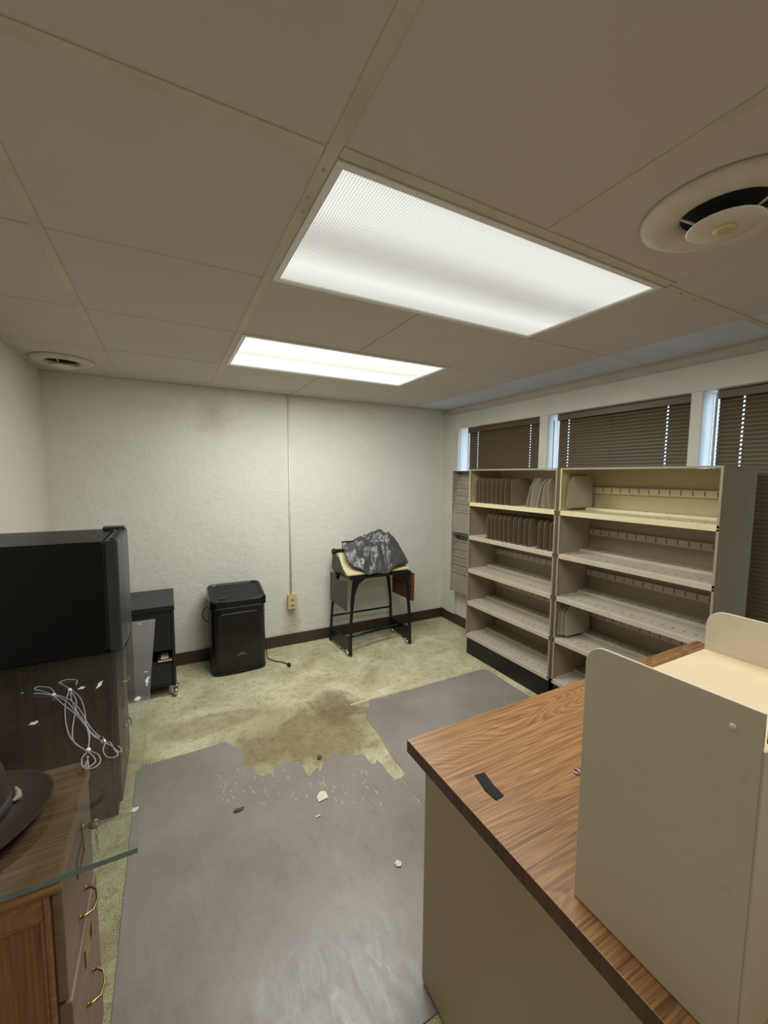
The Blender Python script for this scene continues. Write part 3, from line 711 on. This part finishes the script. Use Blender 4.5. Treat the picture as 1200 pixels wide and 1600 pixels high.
yS = sy0+.15
m = MB()
for dx0, dx1 in ((-.12, -.04), (-.035, .035), (.04, .11)): m.box(cenx+dx0, cenx+dx1, yS-.004, yS+.004, ztop(yS)-.012, ztop(yS)-.006)
m.build('paper_slot', 'grey_button', hd)
box(cenx-.135, cenx-.085, sy0+.045, sy0+.060, ztop(sy0+.05)-.014, ztop(sy0+.05)-.0055).build('name_plate', 'grey_button', hd)
box(cenx-.17, cenx+.17, sy0-.026, sy0-.020, .505, .512).build('trim_line', 'gloss_black', hd, .002)
MB().prism(rrect(cenx-.155, cenx+.155, .05, .47, .03), 'Y', sy0-.024, sy0-.016).build('bin_door', 'window_black', t, .004)
# triangular pull on bin
m = MB(); m.add([(cenx-.05, sy0-.022, .135), (cenx+.055, sy0-.022, .137), (cenx+.01, sy0-.022, .175), (cenx-.035, sy0-.030, .141), (cenx+.035, sy0-.030, .143), (cenx+.008, sy0-.036, .158)], [(0, 1, 4, 3), (1, 2, 5, 4), (2, 0, 3, 5), (3, 4, 5), (0, 2, 1)])
m.build('bin_handle', 'grey_button', t)
MB().tube([(.640, 3.30, .52), (.655, 3.28, .42), (.650, 3.27, .28), (.660, 3.27, .10), (.665, 3.24, .012), (.70, 3.17, .006), (.76, 3.11, .006), (.785, 3.055, .008)], .0035, 8).build('power_cord', 'rubber', t)
MB().box(.775, .797, 3.018, 3.052, .001, .022).box(.779, .781, 3.004, 3.018, .010, .014).box(.790, .792, 3.004, 3.018, .010, .014).build('plug', 'rubber', t, .003)
MB().tube([(.25, 3.36, .46), (.215, 3.37, .43), (.205, 3.37, .39), (.225, 3.36, .35), (.25, 3.34, .34)], .003, 8).build('cord_loop', 'rubber', t)

# ------------------------------------------------------------------ typewriter stand
t = thing('typewriter_stand', (1.56, 3.17, 0), 'black metal rolling typewriter stand with drop leaves, near the back right corner', 'stand')
X1, X2, Y1, Y2, ZT = 1.295, 1.835, 2.975, 3.365, .655
m = MB(); m.box(X1-.02, X2+.015, Y1, Y2, ZT-.022, ZT); m.build('top', 'stand_black', t, .004)
def leg(bx, by, tx, ty, sgn):
    m = MB(); pts = []
    for (q, w, d) in ((0, .011, .011), (.12, .012, .012), (.45, .014, .015), (.80, .020, .022), (.93, .032, .034), (1, .06, .05)):
        z = .012+(ZT-.022-.012)*q; bow = math.sin(q*PI)*.012
        x = bx+(tx-bx)*q+bow*sgn; y = by+(ty-by)*q
        pts.append((x, y, z, w, d))
    vs = []; fs = []
    for (x, y, z, w, d) in pts:
        # arch brace spreads inward only
        ix = x+(w-.012)*2*(-sgn) ; xa, xb = (min(x-.010*1, ix-.0), max(x+.010, ix)) if sgn > 0 else (min(x-.010, ix), max(x+.010, ix))
        vs += [(xa, y-.012, z), (xb, y-.012, z), (xb, y+.012, z), (xa, y+.012, z)]
    n = len(pts)
    for i in range(n-1):
        for k in range(4): fs.append((i*4+k, i*4+(k+1) % 4, (i+1)*4+(k+1) % 4, (i+1)*4+k))
    fs += [(3, 2, 1, 0), (4*n-4, 4*n-3, 4*n-2, 4*n-1)]
    m.add(vs, fs); return m.build('leg', 'stand_black', t, .003)
leg(1.275, 2.965, 1.318, Y1+.018, -1); leg(1.838, 2.965, 1.808, Y1+.018, 1); leg(1.245, 3.345, 1.300, Y2-.02, -1); leg(1.855, 3.335, 1.812, Y2-.02, 1)
for x, xx in ((1.268, 1.246), (1.842, 1.852)):
    m = MB(); m.add([(x-.004, 2.98, .03), (x+.004, 2.98, .03), (xx+.004, 3.335, .03), (xx-.004, 3.335, .03), (x-.004, 2.98, .155), (x+.004, 2.98, .155), (xx+.004, 3.335, .125), (xx-.004, 3.335, .125)],
      [(0, 3, 2, 1), (4, 5, 6, 7), (0, 1, 5, 4), (1, 2, 6, 5), (2, 3, 7, 6), (3, 0, 4, 7)]); m.build('side_apron', 'stand_black', t, .002)
MB().tube([(1.275, 3.02, .145), (1.55, 3.10, .125), (1.845, 3.14, .12)], .012, 8).build('foot_rail', 'stand_black', t)
MB().tube([(1.26, 3.335, .235), (1.84, 3.33, .235)], .009, 8).build('back_rail', 'stand_black', t)
MB().prism([(Y1+.005, .385), (Y2-.03, .385), (Y2-.03, .632), (Y1+.24, .632), (Y1+.24, .600), (Y1+.20, .590), (Y1+.005, .632)][::-1], 'X', 1.238, 1.252).build('drop_leaf', 'leaf_grey', t, .002)
MB().prism([(Y1-.01, .385), (Y2-.03, .375), (Y2-.03, .632), (Y1-.01, .632)], 'X', 1.862, 1.878).build('drop_leaf', 'leaf_red', t, .002)
box(1.858, 1.862, Y1+.02, Y2-.05, .50, .512).build('leaf_brace', 'stand_black', t)
for x, y in ((1.262, 3.00), (1.262, 3.16), (1.822, 2.99), (1.838, 3.28)):
    caster(t, x, y, .05, .020)
# typewriter
t = thing('typewriter', (1.56, 3.17, ZT), 'old cream and grey typewriter on the black rolling stand, half under a cover', 'typewriter')
bx0, bx1 = 1.262, 1.842
side = [(2.992, .662), (2.992, .682), (3.03, .690), (3.08, .706), (3.12, .735), (3.17, .790), (3.22, .820), (3.34, .832), (3.352, .80), (3.352, .662)]
MB().prism(side, 'X', bx0, bx1).build('body_shell', 'cream_plastic', t, .006)
ins = [(3.035, .664), (3.045, .678), (3.09, .700), (3.135, .742), (3.19, .785), (3.33, .798), (3.342, .664)]
MB().prism(ins, 'X', bx0-.006, bx0+.001).build('side_panel', 'grey_plastic', t, .002)
for i in range(4): pass
box(bx0+.01, bx1-.01, 2.998, 3.33, .6555, .664).build('base_plate', 'rubber', t)
MB().lathe([(.006, -.012), (.022, -.010), (.027, .004), (.022, .020), (.006, .024)], (1.226, 3.22, .832), 'X', 20).build('platen_knob', 'rubber', t)
MB().tube([(1.245, 3.225, .834), (1.84, 3.235, .838)], .016, 12).build('platen', 'rubber', t)
MB().box(1.33, 1.72, 3.285, 3.293, .890, .902).box(1.335, 1.341, 3.285, 3.293, .832, .892).box(1.69, 1.696, 3.285, 3.293, .832, .892).build('paper_support', 'stand_black', t, .001)
MB().tube([(1.30, 3.20, .84), (1.30, 3.16, .862), (1.315, 3.13, .868)], .004, 6).build('return_lever', 'chrome', t)
# crumpled vinyl cover
edge = [(1.285, 3.10, .812), (1.325, 3.03, .735), (1.385, 2.985, .700), (1.44, 2.972, .668), (1.52, 2.968, .660), (1.62, 2.970, .664), (1.72, 2.984, .696), (1.845, 3.03, .722), (1.872, 3.14, .748), (1.86, 3.30, .80), (1.80, 3.368, .86), (1.62, 3.375, .88), (1.44, 3.36, .875), (1.345, 3.27, .885)]
ex = []
for i in range(len(edge)):
    p0, p1, p2, p3 = [Vector(edge[(i+j) % len(edge)]) for j in (-1, 0, 1, 2)]
    for q in range(9):
        s_ = q/9; ex.append(.5*((2*p1)+(-p0+p2)*s_+(2*p0-5*p1+4*p2-p3)*s_*s_+(-p0+3*p1-3*p2+p3)*s_**3))
peak = Vector((1.612, 3.19, .972)); nr = 26; n = len(ex); vs = [tuple(peak)]; fs = []
for r in range(1, nr+1):
    q = r/nr
    for k, e_ in enumerate(ex):
        p = peak.lerp(e_, q); lift = .034*math.sin(PI*q**.75)*(1 if e_.y < 3.2 else .1)-.03*math.sin(PI*q)*max(0, min(1, (1.56-e_.x)/.15))
        right_ = max(0, min(1, (e_.x-1.60)/.2)); lift += .035*math.sin(PI*q)*right_ - .05*math.exp(-((q-.25)/.16)**2)*(.4+right_*.2)
        nz = noise.ridged_multi_fractal if False else None
        cr = .035-abs(noise.noise(Vector((p.x*8+p.z*5, p.y*9, 1.3))))*.085+(.012-abs(noise.noise(Vector((p.x*19, p.y*16+p.z*9, 4.1))))*.040)
        fold = .012*math.sin(k/n*2*PI*7+q*2)*q
        z = p.z+lift+cr*math.sin(PI*min(1, q*.9+.08))+fold*.7
        vs.append((p.x+.008*noise.noise(p*14), p.y+.010*noise.noise(p*11+Vector((3, 1, 2))), max(z, .6575)))
for k in range(n): fs.append((0, 1+k, 1+(k+1) % n))
for r in range(1, nr):
    for k in range(n):
        a, b = 1+(r-1)*n, 1+r*n; fs.append((a+k, b+k, b+(k+1) % n, a+(k+1) % n))
o = MB().add(vs, fs, 0, True).build('typewriter_cover', 'vinyl_cover', None, loc=(1.56, 3.17, ZT), fixn=False)
sd = o.modifiers.new('thick', 'SOLIDIFY'); sd.thickness = .0012
tag(o, 'crumpled shiny dark grey vinyl cover thrown over the typewriter', 'cover')

# ------------------------------------------------------------------ file cabinets on the left
ZC = .738
def file_cabinet(y0, y1, side_mt, front_mt, top_mt, label, open2, key, x1=-.205):
    x0 = -.68
    t = thing('file_cabinet', ((x0+x1)/2, (y0+y1)/2, 0), label, 'cabinet')
    MB().box(x0, x1-.012, y0+.008, y1-.008, .0, ZC-.028).build('carcass', side_mt, t, .002)
    # frame-and-panel near side
    fr = MB(); w_ = .020
    w_ = .009; fr.box(x0, x0+w_, y0, y0+.008, .03, ZC-.028).box(x1-.012-w_, x1-.012, y0, y0+.008, .03, ZC-.028)
    fr.box(x0+w_, x1-.012-w_, y0, y0+.008, ZC-.075, ZC-.028).box(x0+w_, x1-.012-w_, y0, y0+.008, .03, .08)
    fr.build('side_frame', 'oak_trim' if top_mt == 'oak' else 'dark_oak', t, .003)
    mo = MB(); b = .006; a0, a1, c0, c1 = x0+w_, x1-.012-w_, .08, ZC-.075
    mo.box(a0, a0+b, y0+.002, y0+.008, c0, c1).box(a1-b, a1, y0+.002, y0+.008, c0, c1).box(a0+b, a1-b, y0+.002, y0+.008, c1-b, c1).box(a0+b, a1-b, y0+.002, y0+.008, c0, c0+b)
    mo.build('panel_moulding', 'oak_trim' if top_mt == 'oak' else 'dark_oak', t, .002)
    MB().box(x0-.005, x1+.008, y0-.008, y1+.004, ZC-.028, ZC).build('top', top_mt, t, .005)
    if top_mt == 'oak':
        m = MB(); m.box(x0-.005, x1+.002, y1+.004, y1+.030, ZC-.03, ZC); m.build('top_edging', 'oak_edging', t, .002)
    for k, (z0, z1) in enumerate(((.468, ZC-.034), (.055, .462))):
        out = open2 if k else 0
        d = MB().box(x1-.012, x1+.006+out, y0+.012, y1-.012, z0, z1).build('drawer', front_mt, t, .003)
        if out: MB().box(x1-.35, x1-.012, y0+.03, y1-.03, z0+.02, z1-.05)
        xx = x1+.006+out; yc = (y0+y1)/2-.02; zc = z0+.165 if k == 0 else z0+.245
        yc = (y0+y1)/2+.008; zc = .515 if k == 0 else .300
        m = MB(); L_ = .036
        pts = [(xx, yc-L_, zc), (xx+.010, yc-L_, zc), (xx+.022, yc-L_*.75, zc-.004), (xx+.027, yc, zc-.006), (xx+.022, yc+L_*.75, zc-.004), (xx+.010, yc+L_, zc), (xx, yc+L_, zc)]
        m.tube(pts, [.005, .0034, .003, .0034, .003, .0034, .005], 10)
        for s_ in (-1, 1): m.lathe([(.003, 0), (.006, 0), (.005, .003)], (xx, yc+s_*L_, zc), 'X', 12)
        m.build('handle', 'brass', d)
        m = MB(); zl = zc+.112; a, b = yc-.038, yc+.038
        m.box(xx, xx+.003, a, b, zl+.018, zl+.021).box(xx, xx+.003, a, b, zl-.021, zl-.018).box(xx, xx+.003, a, a+.003, zl-.018, zl+.018).box(xx, xx+.003, b-.003, b, zl-.018, zl+.018)
        m.build('label_holder', 'brass', d)
    if key:
        kz, ky = .668, 1.085
        MB().lathe([(.004, 0), (.010, 0), (.010, .005), (.004, .006)], (x1+.006, ky, kz), 'X', 14).build('lock', 'brass', t)
        MB().box(x1+.012, x1+.020, ky-.001, ky+.001, kz-.004, kz+.004).lathe([(.003, -.0012), (.012, -.001), (.012, .001), (.003, .0012)], (x1+.030, ky, kz), 'Y', 14).build('key', 'steel', t)
        MB().tube([(x1+.033, ky, kz-.008), (x1+.034, ky-.002, kz-.016)], .0012, 6).lathe([(.003, -.0012), (.012, -.001), (.012, .001), (.003, .0012)], (x1+.034, ky-.003, kz-.026), 'X', 14).box(x1+.033, x1+.035, ky-.006, ky, kz-.062, kz-.036).build('spare_key', 'steel', t)
    return t
file_cabinet(.885, 1.205, 'oak_side', 'oak_front', 'oak', 'oak two-drawer file cabinet with brass pulls, nearest at lower left', .004, True)
file_cabinet(1.985, 2.405, 'dark_oak', 'oak_front_dark', 'dark_oak', 'darker wooden file cabinet farther back under the fridge end of the glass', 0, False, -.222)
# glass
ZG = ZC+.011
gx0, gx1, gy0, gy1 = -.692, -.075, .872, 2.305
o = MB().box(gx0, gx1, gy0, gy1, ZC+.0005, ZG, mis=[1, 1, 1, 1, 2, 0]).build('glass_sheet', ['clear_glass', 'glass_edge', 'glass_underside'], None, loc=(-.38, 1.58, ZC))
tag(o, 'long clear glass sheet lying across the two wooden file cabinets', 'glass top')
def residue(px, py, sx, sy, rot):
    p = floor_at(px, py, ZG); m = MB(); pts = []
    for i in range(14):
        a = 2*PI*i/14; r = random.uniform(.45, 1.25); u, v = sx*r*math.cos(a), sy*r*math.sin(a)
        pts.append((p[0]+u*math.cos(rot)-v*math.sin(rot), p[1]+u*math.sin(rot)+v*math.cos(rot)))
    r_ = MB().prism(pts, 'Z', ZG+.0001, ZG+.0006).build('tape_residue', 'tape_residue', o)
for a in ((155, 1070, .007, .035, -.1), (128, 1075, .010, .010, 0), (230, 1063, .006, .04, 0), (215, 1092, .010, .013, 0), (228, 1050, .008, .004, 0), (210, 1265, .008, .007, .3), (53, 1130, .012, .010, .4), (35, 1083, .003, .003, 0), (218, 975, .010, .006, 0)): residue(*a)
# fridge
fx0, fxd, fx1, fy0, fy1, fz0, fz1 = -.690, -.226, -.184, 1.937, 2.385, ZG+.001, 1.206
t = thing('mini_fridge', ((fx0+fx1)/2, (fy0+fy1)/2, ZG), 'black mini fridge standing on the glass sheet at the left wall', 'fridge')
MB().box(fx0, fxd-.012, fy0, fy1, fz0+.004, fz1).build('body', 'fridge_black', t, .004)
for x in (fx0+.05, fxd-.05):
    for y in (fy0+.04, fy1-.12): MB().lathe([(.012, 0), (.012, .006)], (x, y, ZG+.0002), n=12).build('foot', 'rubber', t)
box(fxd-.012, fxd, fy0+.006, fy1-.006, fz0+.012, fz1-.008).build('door_gasket', 'gasket', t)
m = MB(); prof = [(fy0+.001, fxd), (fy0+.001, fx1-.006), (fy0+.006, fx1), (fy0+.10, fx1+.010), ((fy0+fy1)/2, fx1+.014), (fy1-.10, fx1+.010), (fy1-.006, fx1), (fy1-.001, fx1-.006), (fy1-.001, fxd)]
d = MB().prism([(x, y) for y, x in prof], 'Z', fz0+.004, fz1+.002).build('door', 'door_black', t, .003)
MB().box(fxd-.05, fx1-.004, fy1-.075, fy1-.015, fz1+.002, fz1+.016).build('hinge_cover', 'door_black', t, .004)
MB().box(fx1-.030, fx1-.010, fy0+.02, fy1-.08, fz1+.002, fz1+.006).build('door_top_groove', 'gasket', d, .001)
MB().box(fx1+.0085, fx1+.0095, fy1-.105, fy1-.092, fz1-.055, fz1-.03).build('door_sticker', 'fixture_white', d)
# hat
hx, hy = -.412, 1.083
t = thing('felt_hat', (hx, hy, ZG), 'dark brown wide-brimmed felt hat lying on the glass at the left edge', 'hat')
n = 48; vs = []; fs = []
rows = [(0.0, .098), (.03, .100), (.058, .110), (.072, .112), (.082, .100), (.088, .07), (.092, .02), (.094, .010), (.100, .006), (.12, .004), (.145, .007), (.163, .013), (.167, .015)]
rb = []
for (r, h) in rows:
    for k in range(n):
        a = 2*PI*k/n; e_ = 1+.10*abs(math.cos(a))*0; sx_, sy_ = 1.0, 1.0
        dip = -.022*math.exp(-((r*math.cos(a)-.0)/.022)**2)*max(0, 1-r/.075) if r < .075 else 0
        hh = h+dip
        if r > .11: hh += (.010*math.cos(2*a+.6))*((r-.11)/.057)
        vs.append((hx+r*math.cos(a)*sx_, hy+r*math.sin(a)*sy_*1.0, ZG+.0015+max(.0, hh)))
m_ = len(rows)
for i in range(m_-1):
    for k in range(n): fs.append((i*n+k, (i+1)*n+k, (i+1)*n+(k+1) % n, i*n+(k+1) % n))
ho = MB().add(vs, fs, 0, True).build('hat_body', 'felt', t, fixn=False)
sd = ho.modifiers.new('thick', 'SOLIDIFY'); sd.thickness = .0025; sd.offset = -1 if False else 1
MB().lathe([(.0945, 0), (.0965, .002), (.0935, .028), (.0915, .028)], (hx, hy, ZG+.014), n=48).build('hat_band', 'hat_ribbon', t)
bw = floor_at(28, 1243, ZG+.022)
MB().tube([(bw[0]-.012, bw[1]+.030, ZG+.024), (bw[0]-.004, bw[1]+.016, ZG+.020), (bw[0], bw[1], ZG+.018), (bw[0]-.006, bw[1]-.012, ZG+.020)], [.003, .006, .0075, .003], 8).build('ribbon_bow', 'hat_bow', t, .002)
# cables : two tied bundles of thin grey steel cable loops
def bz(p, n=28, closed=False):
    out = []; P_ = [Vector(q) for q in p]; m = len(P_)
    rng = range(m if closed else m-1)
    for i in rng:
        g = lambda j: P_[j % m] if closed else P_[max(0, min(m-1, j))]
        p0, p1, p2, p3 = g(i-1), g(i), g(i+1), g(i+2)
        for q in range(8):
            s_ = q/8; out.append(.5*((2*p1)+(-p0+p2)*s_+(2*p0-5*p1+4*p2-p3)*s_*s_+(-p0+3*p1-3*p2+p3)*s_**3))
    if not closed: out.append(P_[-1])
    return out
def gp(x, y, z=.003): a = floor_at(x, y, ZG+z); return (a[0], a[1], ZG+z)
ca = thing('steel_cable_bundle', gp(110, 1130, 0), 'tied bundle of thin grey cables on the glass, ending in the lower loop', 'cable', 'cable bundles on the glass')
cb = thing('steel_cable_bundle', gp(125, 1120, 0), 'tied bundle of thin grey cables on the glass, ending nearest the glass edge', 'cable', 'cable bundles on the glass')
R_ = .0014
for pts in ([(108,1078),(102,1100),(103,1130),(112,1155),(135,1174)], [(110,1078),(119,1095),(117,1115),(113,1140),(116,1160),(135,1173)], [(112,1078),(125,1090),(132,1110),(134,1130),(139,1150),(138,1172)], [(111,1078),(112,1095),(124,1118),(136,1135),(140,1150),(137,1173)]):
    MB().tube(bz([gp(x, y, .003+.001*i) for i, (x, y) in enumerate(pts)]), R_, 6).build('cable', 'cable_grey', ca)
for pts in ([(110,1077),(95,1068),(92,1067),(104,1062),(120,1063),(118,1070)], [(138,1173),(128,1185),(129,1198),(138,1200),(136,1182)], [(138,1173),(152,1178),(157,1188),(150,1198),(138,1201),(131,1196)], [(137,1174),(146,1182),(149,1190),(140,1198),(134,1198),(138,1182)]):
    MB().tube(bz([gp(x, y, .004) for x, y in pts]), R_, 6).build('cable_loop', 'cable_grey', ca)
for pts in ([(84,1086),(104,1096),(118,1112),(130,1125),(142,1144),(158,1155)], [(84,1087),(100,1102),(118,1116),(132,1132),(146,1150),(158,1156)], [(85,1085),(108,1093),(124,1108),(138,1132),(150,1146),(160,1154)]):
    MB().tube(bz([gp(x, y, .0065) for x, y in pts]), R_, 6).build('cable', 'cable_grey', cb)
for pts in ([(84,1086),(66,1080),(54,1077),(60,1073),(78,1075),(86,1084)], [(84,1087),(66,1084),(52,1084)], [(164,1162),(161,1172),(166,1182),(175,1184),(184,1180),(182,1172)], [(166,1162),(175,1166),(186,1175),(190,1172),(184,1165)], [(164,1162),(172,1160),(178,1170),(182,1176)]):
    MB().tube(bz([gp(x, y, .004) for x, y in pts]), R_, 6).build('cable_loop', 'cable_grey', cb)
def knob_(p, par): MB().lathe([(.001, -.003), (.005, -.002), (.006, .001), (.004, .004)], gp(p[0], p[1], .006), n=10).build('tie', 'fixture_white', par)
knob_((109, 1078), ca); knob_((138, 1172), ca); knob_((84, 1086), cb)
a_ = Vector(gp(158, 1154, .004)); MB().tube([a_, Vector(gp(164, 1161, .004))], .006, 8).build('crimp_sleeve', 'steel', cb)

# ------------------------------------------------------------------ desk
dx0, dx1, dy0, dy1, DZ = .568, 2.105, .02, .925, .740
t = thing('office_desk', ((dx0+dx1)/2, (dy0+dy1)/2, .004), 'large steel desk with brown wood-grain laminate top, lower right', 'desk')
MB().box(dx0, dx1, dy0, dy1, DZ-.036, DZ, mis=[1, 1, 1, 1, 1, 0]).build('desk_top', ['laminate', 'laminate_edge'], t, .0025)
def side_poly(): return rrect(dy0+.03, dy1-.035, .008, DZ-.036, .012, 3, (1, 1, 0, 0))
MB().prism(side_poly(), 'X', dx0+.040, dx0+.050).build('side_panel', 'desk_metal', t, .003)
MB().prism(side_poly(), 'X', dx1-.050, dx1-.040).build('side_panel', 'desk_metal', t, .003)
box(dx0+.0385, dx0+.040, dy0+.032, dy1-.037, DZ-.075, DZ-.073).build('panel_crease', 'slot_dark', t)
box(dx0+.050, dx1-.050, dy1-.045, dy1-.035, .10, DZ-.036).build('modesty_panel', 'desk_metal', t)
for a, b in ((dx0+.052, dx0+.42), (dx1-.42, dx1-.052)):
    pd = MB().box(a, b, dy0+.06, dy1-.05, .07, DZ-.037).build('pedestal', 'desk_metal', t)
    for k in range(3):
        z0 = .09+.20*k; dr = MB().box(a+.01, b-.01, dy0+.045, dy0+.06, z0, z0+.19).build('drawer', 'desk_metal', t, .003)
        MB().box((a+b)/2-.05, (a+b)/2+.05, dy0+.035, dy0+.045, z0+.12, z0+.135).build('handle', 'chrome', dr)
# black tape piece and clip
pt = [floor_at(x, y, DZ) for x, y in ((742, 1212), (757, 1208), (770, 1226), (787, 1244), (775, 1251), (758, 1236))]
o = MB().prism(pt, 'Z', DZ+.0002, DZ+.0022).build('tape_strip', 'tape_black', None, loc=(pt[0][0], pt[0][1], DZ))
tag(o, 'short strip of gritty black tape stuck on the wood-grain desk top', 'tape')
c = floor_at(901, 1207, DZ)
t2 = thing('small_key', (c[0], c[1], DZ), 'tiny metal key ring lying on the desk beside the beige rack', 'key')
MB().tube(bz([(c[0]+.008*math.cos(a), c[1]+.008*math.sin(a), DZ+.003) for a in (0, 1.05, 2.1, 3.15, 4.2, 5.25)], closed=True), .0016, 6, closed=True).build('ring', 'steel', t2)
MB().box(c[0]+.006, c[0]+.030, c[1]-.004, c[1]+.003, DZ+.0005, DZ+.003).build('blade', 'brass', t2, .001)
# ------------------------------------------------------------------ beige desktop rack
ux0, ux1, uy0, uy1 = .609, 1.003, .192, .424
t = thing('desktop_rack', ((ux0+ux1)/2, (uy0+uy1)/2, DZ), 'tall beige steel rack with rounded end panels and cream shelf, on the desk', 'rack')
def endp(zt): return rrect(uy0, uy1, DZ+.001, zt, .033, 7, (0, 0, 1, 0))
MB().prism(endp(1.200), 'X', ux0, ux0+.004).build('end_panel', 'beige_unit', t, .0012)
MB().prism(endp(1.200), 'X', ux1-.004, ux1).build('end_panel', 'beige_unit', t, .0012)
SZ = 1.113
sh = MB().box(ux0+.004, ux1-.004, uy0+.002, uy1-.001, SZ-.003, SZ).box(ux0+.004, ux1-.004, uy1-.004, uy1-.001, SZ-.022, SZ-.003).build('shelf', 'cream_top', t, .001)
for z in (DZ+.19, DZ+.02): MB().box(ux0+.004, ux1-.004, uy0+.004, uy1-.004, z-.003, z).build('shelf', 'cream_top', t, .001)
MB().box(ux0+.0005, ux1-.0005, uy0-.0025, uy0-.0002, DZ+.002, SZ+.040).build('back_panel', 'beige_unit', t)
MB().prism([(uy0-.0085, SZ+.050), (uy0-.0030, SZ+.078), (uy0+.001, SZ+.078), (uy0-.0030, SZ+.040), (uy0-.0085, SZ+.036)], 'X', ux0+.012, ux1-.006).build('back_flange', 'beige_unit', t, .001)
MB().box(ux0+.0010, ux0+.0075, uy0-.0032, uy0-.0024, SZ+.052, SZ+.074).build('corner_notch', 'slot_dark', t)
c = .222; MB().lathe([(.001, 0), (.0042, 0), (.0035, -.0015), (.001, -.0018)], (ux0, c+.0, 1.168), 'X', 12).build('rivet', 'fixture_white', t)
